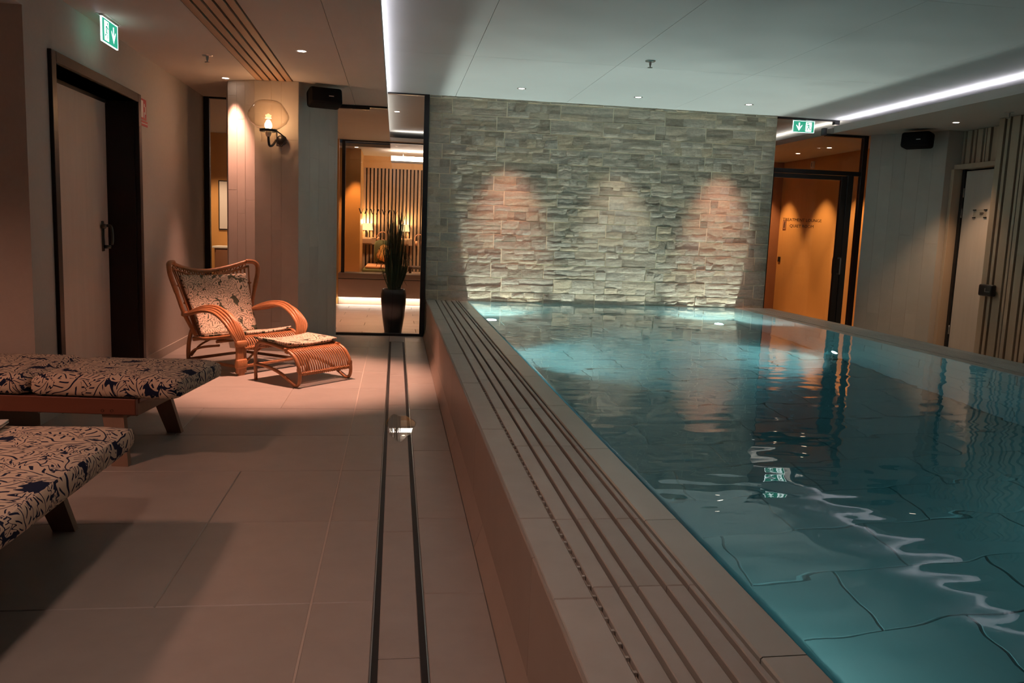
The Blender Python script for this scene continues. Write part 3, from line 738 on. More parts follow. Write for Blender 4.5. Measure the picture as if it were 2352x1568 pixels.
# wall tiles of the basin: right wall (seen through the water), far wall, left wall
zr = [ZF, -0.78, -0.39, 0.0, 0.375]
for k, (z0, z1) in enumerate(zip(zr, zr[1:])):
    y = YE
    y -= 0.25 * (k % 3)
    if y < YE: wtile('basin_wall_tile', pool, (PX1 + 0.012, YE, z0), (0, -1, 0), YE - y, z1 - z0, 0.012, M['pool_tile'], gap=0.006)
    while y > 1.5:
        wtile('basin_wall_tile', pool, (PX1 + 0.012, y, z0), (0, -1, 0), 0.75, z1 - z0, 0.012, M['pool_tile'], gap=0.006); y -= 0.75
pbox('basin_wall_lining', PX1, PX1 + 0.012, PY0, 1.55, ZF, 0.375, M['pool_tile'])
pbox('basin_wall_lining', PX0 - 0.012, PX0, PY0, YE, ZF, 0.375, M['pool_tile'])
for k, (z0, z1) in enumerate(zip(zr[:-1] , zr[1:])):
    x = PX0 - 0.3 * (k % 2)
    while x < PX1:
        a, b = max(x, PX0), min(x + 0.69, PX1)
        if b - a > 0.03: wtile('basin_wall_tile', pool, (a, YE, z0), (1, 0, 0), b - a, z1 - z0, 0.010, M['pool_tile'], gap=0.006)
        x += 0.69
# left ledge: skirting, front tiles, border tile, channel with grate slats, coping
pbox('ledge_core', 0.352, 0.452, PY0 - 0.2, YE, 0.0, ZL - 0.012, M['grout'])
sk = MB()
fy = [-2.6, -1.2, 0.2, 1.6, 3.0, 4.4, 5.8, 7.2, 8.6, YE]
for a, b in zip(fy, fy[1:]):
    g = 0.0015
    MB().add([pp((0.318, a + g, 0)), pp((0.318, b - g, 0)), pp((0.350, b - g, 0.10)), pp((0.350, a + g, 0.10)), pp((0.352, a + g, 0)), pp((0.352, b - g, 0))],
             [(0, 3, 2, 1), (0, 4, 3), (1, 2, 5), (0, 1, 5, 4), (2, 3, 4, 5)]).build('skirting_tile', M['ledge_front'], pool)
fy = [-2.6, -1.0, 0.45, 1.9, 3.35, 4.8, 6.25, 7.7, YE]
for a, b in zip(fy, fy[1:]): wtile('ledge_front_tile', pool, (0.352, b, 0.10), (0, -1, 0), b - a, ZL - 0.10, 0.008, M['ledge_front'], gap=0.002)
fy = [-2.6, -1.5, -0.4, 0.65, 1.669, 2.174, 3.204, 4.2, 5.2, 6.2, 7.2, 8.2, YE]
for a, b in zip(fy, fy[1:]): ptile('ledge_tile', 0.352, 0.445, a, b, ZL, 0.012, M['ledge'], gap=0.002)
pbox('overflow_channel', 0.445, 0.706, PY0, YE, 0.375, 0.383, M['slot'])
fy = [-2.4, -1.4, -0.4, 0.55, 1.2, 1.726, 2.166, 2.95, 3.6, 4.3, 5.0, 5.8, 6.6, 7.4, 8.3, YE]
for xa, xb in ((0.4535, 0.5055), (0.5145, 0.5505), (0.5595, 0.6165), (0.6265, 0.6705), (0.6795, 0.6965)):
    for a, b in zip(fy, fy[1:]): ptile('grate_slat', xa, xb, a, b, ZL - 0.001, 0.03, M['ledge'], gap=0.0025, b=0.002)
# small steel bridges in the outer slot
br = MB().box(-0.0035, 0.0035, -0.004, 0.004, 0, 0.012).mesh('slot_bridge', M['ledge'])
y = 1.0
while y < 6.0: link('slot_bridge', br, pool, (0.449 - 2.4, y - 3, ZL - 0.016)); y += 0.053
fy = [-2.4, -1.5, -0.6, 0.3, 1.405, 2.16, 2.92, 3.68, 4.44, 5.2, 5.96, 6.72, 7.48, 8.24, YE]
for a, b in zip(fy, fy[1:]):
    g = 0.0018
    MB().add([pp((0.708, a + g, 0.375)), pp((PX0, a + g, 0.375)), pp((PX0, a + g, 0.404)), pp((PX0 - 0.008, a + g, 0.4105)), pp((0.712, a + g, 0.409)), pp((0.708, a + g, 0.405))]
             + [pp((0.708, b - g, 0.375)), pp((PX0, b - g, 0.375)), pp((PX0, b - g, 0.404)), pp((PX0 - 0.008, b - g, 0.4105)), pp((0.712, b - g, 0.409)), pp((0.708, b - g, 0.405))],
             [(5, 4, 3, 2, 1, 0), (6, 7, 8, 9, 10, 11)] + [(i, (i + 1) % 6, 6 + (i + 1) % 6, 6 + i) for i in range(6)]).build('coping_tile', M['coping'], pool)
# right rim
for xa, xb in ((3.95, 4.05), (4.062, 4.11), (4.12, 4.165), (4.175, 4.225), (4.235, 4.28), (4.29, 4.40)):
    for a, b in zip(fy, fy[1:]): ptile('rim_slat', xa, xb, a, b, ZL + (-0.003 if xa == 3.95 else 0.0), 0.03, M['ledge'], gap=0.002, b=0.002)
pbox('rim_channel', 4.0, 4.385, PY0, YE, 0.375, 0.38, M['slot'])
pbox('rim_outer_face', 4.385, 4.40, PY0 - 0.2, YE, 0.0, 0.38, M['ledge_front'])

# pool water, a closed body with a slightly rippled top
def water():
    nx, ny = 150, 520; x0, x1, y0, y1 = PX0 - 0.004, PX1 + 0.01, PY0 - 0.01, YE + 0.004
    def ht(x, y):
        k = 0.55 + 0.45 * max(0.0, min(1.0, (7.5 - y) / 3.0))
        h_ = 0.0006 * nz(x * 1.9 + 3, y * 2.6, 1.0) + 0.0009 * nz(x * 4.2, y * 6.4, 4.0) + 0.0010 * nz(x * 7, y * 14, 8.0)
        return 0.4085 + h_ * k
    V = []; F = []
    for j in range(ny + 1):
        for i in range(nx + 1):
            x = x0 + (x1 - x0) * i / nx; y = y0 + (y1 - y0) * j / ny
            e = min(1.0, min(i, nx - i) / 3.0)
            V.append((x, y, 0.4085 + (ht(x, y) - 0.4085) * e))
    for j in range(ny):
        for i in range(nx):
            a = j * (nx + 1) + i; F.append((a, a + 1, a + nx + 2, a + nx + 1))
    nt_ = len(F)
    ring = list(range(nx + 1)) + [j * (nx + 1) + nx for j in range(1, ny + 1)] + [ny * (nx + 1) + i for i in range(nx - 1, -1, -1)] + [j * (nx + 1) for j in range(ny - 1, 0, -1)]
    b0 = len(V)
    for q in ring: V.append((V[q][0], V[q][1], ZF - 0.006))
    m = len(ring)
    for k in range(m): F.append((ring[k], b0 + k, b0 + (k + 1) % m, ring[(k + 1) % m]))
    F.append(tuple(b0 + k for k in range(m)))
    me = bpy.data.meshes.new('pool_water'); me.from_pydata(V, [], F)
    for i, p in enumerate(me.polygons): p.use_smooth = i < nt_
    me.materials.append(M['water'])
    bm = bmesh.new(); bm.from_mesh(me); bmesh.ops.recalc_face_normals(bm, faces=bm.faces[:]); bm.to_mesh(me); bm.free()
    o = link('pool_water', me); tag(o, 'clear teal water filling the raised pool to its brim', 'water'); return o
wat = water()
wat.cycles.is_caustics_caster = True
for o in stone_objs + ceil_tiles + [wb]: o.cycles.is_caustics_receiver = True

# underwater lamps
def pool_light(loc, axis, target, watts, label, angle, caustic=False):
    t = empty('pool_light', loc, label=label, cat='pool light', group='underwater pool lights')
    ang = {'z': (0, 0, 0), '-x': (0, -PI / 2, 0), 'x': (0, PI / 2, 0)}[axis]
    MB().lathe([(0.0, 0.0), (0.075, 0.0), (0.075, 0.008), (0.058, 0.012), (0.056, 0.006), (0.0, 0.006)], 20).build('trim_ring', M['steel'], t, rot=ang)
    MB().lathe([(0.055, 0.007), (0.03, 0.0085), (0.0, 0.009)], 16).build('lens', M['lens'], t, rot=ang)
    d = (Vector(target) - Vector(loc)).normalized()
    spot('pool_lamp', Vector(loc) + d * 0.05, target, watts, (0.92, 1.0, 0.88) if caustic else POOLW, angle, 1.0 if caustic else 0.5, 0.05, parent=t, caustic=caustic)
pool_light((1.06, 8.97, ZF), 'z', (1.14, 9.14, 0.4), P_POOL_FAR, 'lit underwater spot at the foot of the stone wall, left', 122, True)
pool_light((3.68, 8.97, ZF), 'z', (3.60, 9.14, 0.4), P_POOL_FAR, 'lit underwater spot at the foot of the stone wall, right', 122, True)
pool_light((PX1 - 0.002, 6.89, -0.92), '-x', (2.6, 6.85, -1.15), P_POOL_SIDE, 'lit underwater spot in the right basin wall', 110)
pool_light((PX0 + 0.002, 6.80, -0.92), 'x', (2.2, 6.8, -1.15), P_POOL_SIDE, 'underwater spot in the left basin wall below the ledge', 110)
pool_light((PX0 + 0.002, 2.2, -0.80), 'x', (2.3, 3.9, -1.1), P_POOL_NEAR, 'underwater spot low in the left basin wall, nearest', 130)
pool_light((PX1 - 0.002, 2.6, -0.80), '-x', (2.5, 4.4, -1.1), P_POOL_NEAR, 'added unseen underwater spot low in the right basin wall, nearest', 130)  # added out of view to brighten the near water

# ================================================================== LIGHTS IN THE CEILINGS
def downlight(x, y, z, label, watts=0, col=SALMON, target=None, angle=60, r=0.034, lens='lens', group='recessed downlights', blend=0.6, soft=0.03):
    t = empty('downlight', (x, y, z), label=label, cat='downlight', group=group)
    MB().lathe([(r * 0.78, 0.012), (r * 0.8, -0.001), (r * 1.25, -0.004), (r * 1.35, -0.001), (r * 1.35, 0.002)], 24).build('trim_ring', M['white'], t)
    MB().lathe([(r * 0.85, -0.0025), (r * 0.4, -0.005), (0.0, -0.0055)], 20).build('lens', M[lens], t)
    if watts: spot('downlight_lamp', (x, y, z - 0.012), target or (x, y, 0), watts, col, angle, blend, soft, parent=t)
downlight(-0.716, 6.51, ZS, 'bright downlight in left soffit above the rattan footstool', P_STOOL, SALMON, (-0.78, 6.5, 0), 62)
downlight(-1.538, 7.939, ZS, 'small downlight in left soffit beside the tiled pillar', P_PILLAR, SALMON, (-1.44, 8.01, 0.9), 52, r=0.032, blend=1.0)
downlight(-0.716, 1.2, ZS, 'downlight in left soffit closest to the viewer', P_FRONT, (1.0, 0.62, 0.49), (-0.5, 1.8, 0), 112, blend=1.0, soft=0.12)
downlight(-2.6, 2.8, 2.30, 'downlight in the dropped ceiling of the lounger niche', P_NICHE, SALMON, (-2.3, 3.0, 0), 125, soft=0.16)
downlight(1.22, 8.443, ZC, 'left downlight of three before the stone wall', P_WASH_S, SALMON, (1.22, 9.18, 1.22), 42, blend=1.0, soft=0.07)
downlight(2.451, 8.524, ZC, 'middle downlight of three before the stone wall', P_WASH_W, (1.0, 0.86, 0.72), (2.451, 9.18, 1.22), 42, blend=1.0, soft=0.07)
downlight(3.667, 8.552, ZC, 'right downlight of three before the stone wall', P_WASH_S, SALMON, (3.667, 9.18, 1.22), 42, blend=1.0, soft=0.07)
downlight(5.607, 7.9, ZS, 'downlight in right soffit beside the batten wall', P_RIGHT, WARM, (5.6, 7.9, 0), 75, lens='lens_dim')
downlight(5.607, 4.2, ZS, 'added unseen downlight in right soffit over the aisle, nearer', P_RIGHT, WARM, (5.6, 4.2, 0), 75, lens='lens_dim')  # out of view, added for the light it gives

def sprinkler(x, y, z, label):
    t = empty('sprinkler', (x, y, z), label=label, cat='sprinkler', group='ceiling sprinklers')
    MB().lathe([(0, -0.008), (0.038, -0.006), (0.042, 0.0)], 20).build('rosette', M['steel'], t)
    MB().lathe([(0.012, -0.006), (0.010, -0.03), (0.006, -0.04), (0.006, -0.052)], 10).build('body', M['steel'], t)
    MB().lathe([(0, -0.056), (0.02, -0.055), (0.02, -0.051), (0, -0.051)], 14).build('deflector', M['steel'], t)
sprinkler(-1.476, 6.922, ZS, 'sprinkler head in the left soffit near the slats')
sprinkler(2.033, 6.772, ZC, 'sprinkler head in the pale ceiling over the pool')
sprinkler(5.60, 7.15, ZS, 'sprinkler head in the dim right soffit')

# ================================================================== WALL LAMP, SPEAKERS, SIGNS
wlamp = empty('wall_lamp', (-1.131, 7.70, 1.9), label='clear glass globe wall lamp glowing on the tiled pillar', cat='wall lamp')
MB().lathe([(0.072, 0.108), (0.10, 0.122), (0.155, 0.165), (0.176, 0.205), (0.178, 0.225), (0.168, 0.258), (0.14, 0.30), (0.112, 0.337), (0.085, 0.352), (0.04, 0.356), (0.0, 0.357)], 40).build('glass_globe', M['globe'], wlamp)
MB().lathe([(0.070, 0.09), (0.062, 0.05), (0.060, 0.03), (0.064, 0.0)], 28).build('glass_skirt', M['globe'], wlamp)
MB().lathe([(0.066, 0.088), (0.076, 0.088), (0.077, 0.11), (0.067, 0.11), (0.066, 0.088)], 32).build('collar', M['black'], wlamp)
MB().lathe([(0.0, 0.112), (0.022, 0.115), (0.032, 0.135), (0.031, 0.155), (0.020, 0.178), (0.012, 0.19), (0, 0.192)], 18).build('bulb', M['bulb'], wlamp)
MB().lathe([(0.0, 0.045), (0.018, 0.048), (0.026, 0.07), (0.026, 0.112), (0, 0.112)], 16).build('bulb_socket', M['bulb_base'], wlamp)
MB().tube(smooth_path([(0, 0, 0.05), (0.003, 0.002, 0.0), (0.01, 0.01, -0.03), (0.03, 0.05, -0.02), (0.05, 0.12, 0.03)], 5), 0.011, 8).build('stem', M['black'], wlamp)
MB().tube([(0.07, 0.02, 0.10), (0.135, 0.10, 0.055), (0.14, 0.12, 0.04), (0.10, 0.12, -0.02), (0.06, 0.10, -0.02), (0.07, 0.02, 0.10)], 0.0055, 6).build('bracket', M['black'], wlamp)
MB().lathe([(0, 0), (0.04, 0.0), (0.045, 0.012), (0.045, 0.05), (0, 0.05)], 20, (0.09, 0.145, 0.035), 'y').build('wall_plate', M['black'], wlamp)
l = bpy.data.lights.new('bulb_light', 'POINT'); l.energy = 2.2; l.color = (1.0, 0.5, 0.25); l.shadow_soft_size = 0.03
lo = bpy.data.objects.new('bulb_light', l); COL.objects.link(lo); lo.parent = wlamp; lo.location = (0, 0, 0.215)

def speaker(loc, rz, tilt, w_, h_, d_, label):
    t = empty('speaker', loc, rz, label=label, cat='speaker', group='black wall speakers'); t.rotation_euler = (tilt, 0, rz)
    MB().rbox(-w_ / 2, w_ / 2, -d_ / 2, d_ / 2, -h_ / 2, h_ / 2, 0.028, 3).build('cabinet', M['speaker'], t)
    MB().rbox(-w_ / 2 + 0.012, w_ / 2 - 0.012, -d_ / 2 - 0.006, -d_ / 2 + 0.02, -h_ / 2 + 0.012, h_ / 2 - 0.012, 0.012, 2).build('grille', M['speaker'], t)
    MB().box(0.02 + 0.0, 0.065, -d_ / 2 - 0.008, -d_ / 2 - 0.006, -0.012, -0.004).build('badge', M['badge'], t)
    MB().bbox(-0.03, 0.03, d_ / 2 - 0.005, d_ / 2 + 0.05, -0.03, 0.03, 0.004).build('bracket', M['black'], t)
speaker((-0.672, 7.98, 2.345), math.radians(18), math.radians(-12), 0.30, 0.155, 0.17, 'black speaker on the tiled pillar beside the glass wall')
speaker((5.60, 8.50, 2.345), math.radians(-55), math.radians(-6), 0.30, 0.165, 0.17, 'black speaker on the dim right-hand pillar')

def exit_sign(name, loc, rz, label, mirror=False, hang=0.03):
    t = empty(name, loc, rz, label=label, cat='exit sign', group='green exit signs')
    MB().bbox(-0.15, 0.15, -0.004, 0.004, -0.075, 0.075, 0.001).build('sign_panel', M['sign_green'], t)
    MB().bbox(-0.155, 0.155, -0.012, 0.012, 0.075, 0.075 + hang, 0.002).build('lamp_housing', M['white'], t)
    s = -1 if mirror else 1
    for a, b, c, d in ((-0.152, 0.152, 0.071, 0.076), (-0.152, 0.152, -0.077, -0.073), (-0.153, -0.148, -0.077, 0.076), (0.148, 0.153, -0.077, 0.076)):
        MB().box(a, b, -0.005, 0.005, c, d).build('edge_line', M['sign_white'], t)
    ar = MB(); ax = 0.065 * s; y = -0.006
    ar.add([(ax - 0.009, y, 0.05), (ax + 0.009, y, 0.05), (ax + 0.009, y, -0.02), (ax - 0.009, y, -0.02)], [(3, 2, 1, 0)])
    ar.add([(ax, y, -0.055), (ax - 0.042, y, 0.012), (ax - 0.042, y, -0.006 + 0.03), (ax, y, -0.02)], [(0, 1, 2, 3)])
    ar.add([(ax, y, -0.055), (ax + 0.042, y, 0.012), (ax + 0.042, y, -0.006 + 0.03), (ax, y, -0.02)], [(3, 2, 1, 0)])
    link('arrow', ar.mesh('arrow', M['sign_white'], fix=False), t)
    dx = -0.07 * s
    dr = MB().add([(dx - 0.042, y, -0.062), (dx + 0.042, y, -0.062), (dx + 0.042, y, 0.06), (dx - 0.042, y, 0.06)], [(3, 2, 1, 0)])
    link('doorway', dr.mesh('doorway', M['sign_white'], fix=False), t)
    mn = MB(); yy = -0.007
    def limb(pts, w_):
        for (ax_, az), (bx, bz) in zip(pts, pts[1:]):
            n = Vector((bz - az, -(bx - ax_))).normalized() * w_
            mn.add([(dx + s * (ax_ + n.x), yy, az + n.y), (dx + s * (ax_ - n.x), yy, az - n.y), (dx + s * (bx - n.x), yy, bz - n.y), (dx + s * (bx + n.x), yy, bz + n.y)], [(0, 1, 2, 3)])
    limb([(0.008, 0.03), (-0.004, -0.005)], 0.008)
    limb([(0.008, 0.025), (0.026, 0.012), (0.034, 0.022)], 0.0045)
    limb([(0.004, 0.026), (-0.016, 0.02), (-0.022, 0.002)], 0.0045)
    limb([(-0.003, -0.004), (0.018, -0.02), (0.016, -0.048)], 0.0055)
    limb([(-0.004, -0.004), (-0.014, -0.028), (-0.036, -0.034)], 0.0055)
    n = 10; mn.add([(dx + s * (0.015 + 0.010 * math.cos(2 * PI * k / n)), yy, 0.044 + 0.010 * math.sin(2 * PI * k / n)) for k in range(n)], [tuple(range(n))])
    link('running_figure', mn.mesh('running_figure', M['sign_green'], fix=False), t)
    return t
ex = exit_sign('exit_sign', (-1.87, 5.905, 2.377), PI / 2, 'green exit sign hanging near the dark framed door', False, 0.01)
MB().bbox(-0.16, 0.17, -0.03, 0.03, 0.085, 0.087, 0.0005).build('mounting_plate', M['white'], ex)
MB().box(-0.15, 0.15, 0.004, 0.008, 0.078, 0.084).build('light_bar', M['sign_light'], ex)
l = bpy.data.lights.new('sign_glow', 'AREA'); l.energy = 2.0; l.color = (0.7, 0.8, 1.0); l.shape = 'RECTANGLE'; l.size = 0.28; l.size_y = 0.12
lo = bpy.data.objects.new('sign_glow', l); COL.objects.link(lo); lo.parent = ex; lo.location = (0, 0.012, 0.0); lo.rotation_euler = (-PI / 2, 0, 0)
er = exit_sign('exit_sign', (4.705, 9.36, 2.541), 0, 'green exit sign behind the glass above the treatment door', True, 0.01); er.scale = (0.87, 0.87, 0.87)

# ================================================================== RATTAN ARMCHAIR
def rattan_chair():
    t = empty('rattan_armchair', (-1.236, 7.064, 0), math.atan2(-0.632, 0.775), label='wide wingback rattan armchair by the tiled pillar', cat='armchair')
    R = M['rattan']
    for s in (-1, 1):
        yb = 0.29 * s; yf = 0.315 * s
        # rear leg sweeping up into the back frame
        MB().tube(smooth_path([(-0.33, yb, 0.0), (-0.335, yb, 0.12), (-0.30, 0.30 * s, 0.24), (-0.245, 0.31 * s, 0.33)], 6), 0.017, 8).build('rear_leg', R, t)
        # arm: a band of canes arching forward and down to the front foot
        arm = empty('armrest', (0, 0, 0)); arm.parent = t
        for k in range(6):
            o = (k - 2.5) * 0.021; y = (0.345 + o) * s; ly = (0.315 + o * 0.72) * s
            lift = -0.012 * abs(k - 2.0)
            pts = [(-0.30, (0.33 + o * 0.3) * s, 0.43), (-0.17, y, 0.485 + lift), (-0.02, y * 1.02, 0.52 + lift), (0.13, y * 1.03, 0.515 + lift), (0.25, y * 1.02, 0.45 + lift), (0.315, y, 0.34), (0.325, ly, 0.25), (0.328, ly, 0.10), (0.328, ly, 0.0 if k in (1, 2, 3, 4) else 0.02)]
            MB().tube(smooth_path(pts, 5), 0.0115 if k not in (0, 5) else 0.0135, 7).build('arm_cane', R, arm)
        for zz, hh in ((0.225, 0.05), (0.055, 0.075)):
            MB().rbox(0.308, 0.349, ((0.315 - 0.052) * s if s > 0 else (0.315 + 0.052) * s), ((0.315 + 0.052) * s if s > 0 else (0.315 - 0.052) * s), zz, zz + hh, 0.012, 2).build('cane_binding', M['binding'], t)
        # rails and braces near the floor
        MB().tube([(-0.325, yb, 0.055), (0.32, yf * 0.98, 0.06)], 0.013, 7).build('side_stretcher', R, t)
        MB().tube(smooth_path([(-0.325, yb, 0.075), (-0.27, yb, 0.13), (-0.16, yb, 0.17), (0.05, yb * 1.02, 0.205)], 5), 0.010, 7).build('side_brace', R, t)
        MB().tube(smooth_path([(0.325, 0.27 * s, 0.09), (0.325, 0.20 * s, 0.15), (0.325, 0.09 * s, 0.205)], 5), 0.009, 7).build('front_brace', R, t)
        MB().tube(smooth_path([(-0.325, 0.27 * s, 0.08), (-0.325, 0.18 * s, 0.16), (-0.30, 0.06 * s, 0.215)], 5), 0.009, 7).build('rear_brace', R, t)
        # seat side rail and wing of the back
        MB().tube(smooth_path([(-0.255, 0.30 * s, 0.235), (-0.1, 0.295 * s, 0.245), (0.15, 0.29 * s, 0.285), (0.26, 0.29 * s, 0.30), (0.32, 0.29 * s, 0.262), (0.335, 0.29 * s, 0.215)], 6), 0.015, 7).build('seat_rail', R, t)
        MB().tube(smooth_path([(-0.22, 0.30 * s, 0.26), (-0.275, 0.325 * s, 0.36), (-0.31, 0.36 * s, 0.47), (-0.325, 0.405 * s, 0.62), (-0.335, 0.445 * s, 0.74), (-0.345, 0.452 * s, 0.81), (-0.37, 0.43 * s, 0.842), (-0.40, 0.37 * s, 0.846)], 6), [0.017] * 18 + [0.021] * 25, 8).build('back_upright', R, t)
        MB().rbox(-0.335, -0.28, (0.31 if s > 0 else -0.36), (0.36 if s > 0 else -0.31), 0.41, 0.455, 0.012, 2).build('cane_binding', M['binding'], t)
    def top(y): return -0.40 - 0.085 * (1 - (y / 0.40) ** 2), 0.765 + 0.085 * abs(y / 0.40) ** 1.8
    def low(y): return -0.245 - 0.02 * (1 - (y / 0.3) ** 2), 0.245
    ys_ = [-0.40 + 0.8 * i / 24 for i in range(25)]
    MB().tube([(top(y)[0], y, top(y)[1]) for y in ys_], 0.017, 8).build('back_top_rail', R, t)
    MB().tube([(top(y)[0] + 0.012, y * 0.98, top(y)[1] - 0.045) for y in ys_], 0.010, 7).build('back_second_rail', R, t)
    zg = MB()
    for i in range(30):
        a, b = -0.38 + 0.76 * i / 30, -0.38 + 0.76 * (i + 1) / 30
        za, zb = (0.0, -0.045) if i % 2 else (-0.045, 0.0)
        zg.tube([(top(a)[0] + 0.008, a, top(a)[1] + za), (top(b)[0] + 0.008, b, top(b)[1] + zb)], 0.006, 5, cap=False)
    zg.build('lattice_band', M['binding'], t)
    for i in range(25):       # canes of the back
        f = -1 + 2 * i / 24; yt, yl = 0.39 * f, 0.265 * f
        (xt, zt), (xl, zl_) = top(yt), low(yl)
        MB().tube(smooth_path([(xl, yl, zl_), ((xl + xt) / 2 + 0.03 - 0.045 * (1 - f * f), (yl + yt) / 2, (zl_ + zt) / 2 - 0.05), (xt + 0.012, yt, zt - 0.045)], 5), 0.0075, 6).build('back_cane', R, t)
    for hh, w_, dx in ((0.52, 0.335, 0.0), (0.66, 0.385, 0.0)):
        MB().tube([(-0.285 - 0.24 * (hh - 0.3) - 0.075 * (1 - (y / w_) ** 2) + 0.02, y, hh) for y in [-w_ + 2 * w_ * i / 16 for i in range(17)]], 0.009, 6).build('back_cross_cane', M['binding'], t)
    # seat canes bending down over the front edge
    for i in range(24):
        y = -0.262 + 0.524 * i / 23
        MB().tube(smooth_path([(-0.25, y, 0.232), (0.0, y, 0.25), (0.20, y, 0.288), (0.275, y, 0.292), (0.325, y, 0.258), (0.34, y, 0.215)], 5), 0.0066, 6).build('seat_cane', R, t)
    MB().tube([(0.34, -0.29, 0.212), (0.34, 0.29, 0.212)], 0.013, 8).build('front_rail', R, t)
    bd = MB()
    for i in range(24):
        y = -0.25 + 0.5 * i / 23; bd.tube([(0.34 + 0.016 * math.cos(a), y + 0.004 * math.sin(a * 0.5), 0.212 + 0.016 * math.sin(a)) for a in [2 * PI * k / 8 for k in range(8)]], 0.004, 4, closed=True)
    bd.build('front_binding', M['binding'], t)
    for x, z_ in ((-0.26, 0.222), (0.02, 0.232)): MB().tube([(x, -0.295, z_), (x, 0.295, z_)], 0.013, 7).build('seat_cross_rail', R, t)
    MB().tube([(0.325, -0.29, 0.07), (0.325, 0.29, 0.07)], 0.014, 8).build('front_stretcher', R, t)
    MB().tube([(-0.325, -0.29, 0.055), (-0.325, 0.29, 0.055)], 0.013, 8).build('rear_stretcher', R, t)
    return t
chair = rattan_chair()

def pad(name, fn, nu, nv, th, mat, parent, uvs=1.0, u_len=1.0, v_len=1.0, seed=0):
    """a soft quilted pad: fn(u,v) -> point, grown to thickness th along the surface normal"""
    P0 = [[Vector(fn(i / nu, j / nv)) for i in range(nu + 1)] for j in range(nv + 1)]
    V = []; UV = []; F = []
    def nrm(i, j):
        a = P0[j][min(i + 1, nu)] - P0[j][max(i - 1, 0)]; b = P0[min(j + 1, nv)][i] - P0[max(j - 1, 0)][i]
        n = a.cross(b); n.normalize(); return n
    for side in (1, 0):
        for j in range(nv + 1):
            for i in range(nu + 1):
                u, v = i / nu, j / nv
                e = min(1.0, min(u, 1 - u) * nu / 2.5) ** 0.5 * min(1.0, min(v, 1 - v) * nv / 2.5) ** 0.5
                puff = 1.0 + 0.25 * noise.noise(Vector((u * 4, v * 4, seed)))
                h_ = (th * (0.22 + 0.78 * e) * puff) if side else -th * 0.06
                V.append(P0[j][i] + nrm(i, j) * h_); UV.append((u * u_len, v * v_len))
    n1 = (nu + 1) * (nv + 1)
    for j in range(nv):
        for i in range(nu):
            a = j * (nu + 1) + i
            F.append((a, a + 1, a + nu + 2, a + nu + 1)); F.append((n1 + a, n1 + a + nu + 1, n1 + a + nu + 2, n1 + a + 1))
    ring = list(range(nu + 1)) + [j * (nu + 1) + nu for j in range(1, nv + 1)] + [nv * (nu + 1) + i for i in range(nu - 1, -1, -1)] + [j * (nu + 1) for j in range(nv - 1, 0, -1)]
    m = len(ring)
    for k in range(m): F.append((ring[k], n1 + ring[k], n1 + ring[(k + 1) % m], ring[(k + 1) % m]))
    me = bpy.data.meshes.new(name); me.from_pydata(V, [], F); me.materials.append(mat)
    uv = me.uv_layers.new(name='UVMap')
    for lp in me.loops: uv.data[lp.index].uv = UV[lp.vertex_index]
    for p in me.polygons: p.use_smooth = True
    bm = bmesh.new(); bm.from_mesh(me); bmesh.ops.recalc_face_normals(bm, faces=bm.faces[:]); bm.to_mesh(me); bm.free()
    return link(name, me, parent)

cc = empty('chair_cushion', chair.location, chair.rotation_euler[2], label='leaf print cushion folded over seat and back of the rattan armchair', cat='cushion')
def backpad(u, v):
    y = 0.285 * (1 - 2 * u) * (1.0 + 0.18 * v)
    x = -0.165 - 0.20 * v - 0.025 * (1 - (2 * u - 1) ** 2) * v ; z_ = 0.27 + 0.475 * v - 0.01 * (1 - (2 * u - 1) ** 2) * v
    return (x, y, z_)
pad('back_pad', backpad, 22, 22, 0.055, M['print_green'], cc, u_len=0.62, v_len=0.55, seed=2)
def seatpad(u, v):
    y = 0.275 * (2 * u - 1); x = -0.20 + 0.46 * v
    return (x, y, 0.262 + 0.055 * v ** 1.4 + 0.02 * v * (2 * u - 1) ** 2)
pad('seat_pad', seatpad, 20, 18, 0.045, M['print_green'], cc, u_len=0.58, v_len=0.48, seed=5)

def rattan_stool():
    t = empty('rattan_footstool', (-0.683, 6.47, 0), math.atan2(-0.66, 0.75), label='low rattan footstool curving down in front of the armchair', cat='footstool')
    R = M['rattan']; HW = 0.262
    for s in (-1, 1):
        y = HW * s
        loop = [(-0.245, y, 0.0), (-0.248, y, 0.12), (-0.245, y, 0.23), (-0.215, y, 0.285), (-0.15, y, 0.298), (-0.02, y, 0.285), (0.10, y, 0.262), (0.175, y, 0.225), (0.225, y, 0.155), (0.238, y, 0.08), (0.228, y, 0.03), (0.195, y, 0.012), (0.15, y, 0.03), (0.03, y, 0.085), (-0.10, y, 0.115), (-0.24, y, 0.125)]
        MB().tube(smooth_path(loop, 6), 0.0135, 8).build('side_frame', R, t)
        for q in ((-0.246, y, 0.125), (0.10, y, 0.262), (0.23, y, 0.13)):
            MB().lathe([(0.0165, -0.016), (0.018, 0), (0.0165, 0.016)], 10, q).build('cane_binding', M['binding'], t)
    for i in range(22):
        y = -HW + 0.022 + (2 * HW - 0.044) * i / 21
        MB().tube(smooth_path([(-0.235, y, 0.262), (-0.15, y, 0.288), (-0.02, y, 0.277), (0.10, y, 0.257), (0.17, y, 0.222), (0.213, y, 0.155), (0.225, y, 0.105)], 5), 0.0066, 6).build('stool_cane', R, t)
    for x, z_ in ((-0.24, 0.255), (0.10, 0.248), (0.228, 0.10)): MB().tube([(x, -HW, z_), (x, HW, z_)], 0.0115, 8).build('cross_rail', R, t)
    bd = MB()
    for i in range(24):
        y = -HW + 0.02 + (2 * HW - 0.04) * i / 23; bd.tube([(0.228 + 0.014 * math.cos(a), y, 0.10 + 0.014 * math.sin(a)) for a in [2 * PI * k / 8 for k in range(8)]], 0.0035, 4, closed=True)
    bd.build('front_binding', M['binding'], t)
    return t
stool = rattan_stool()
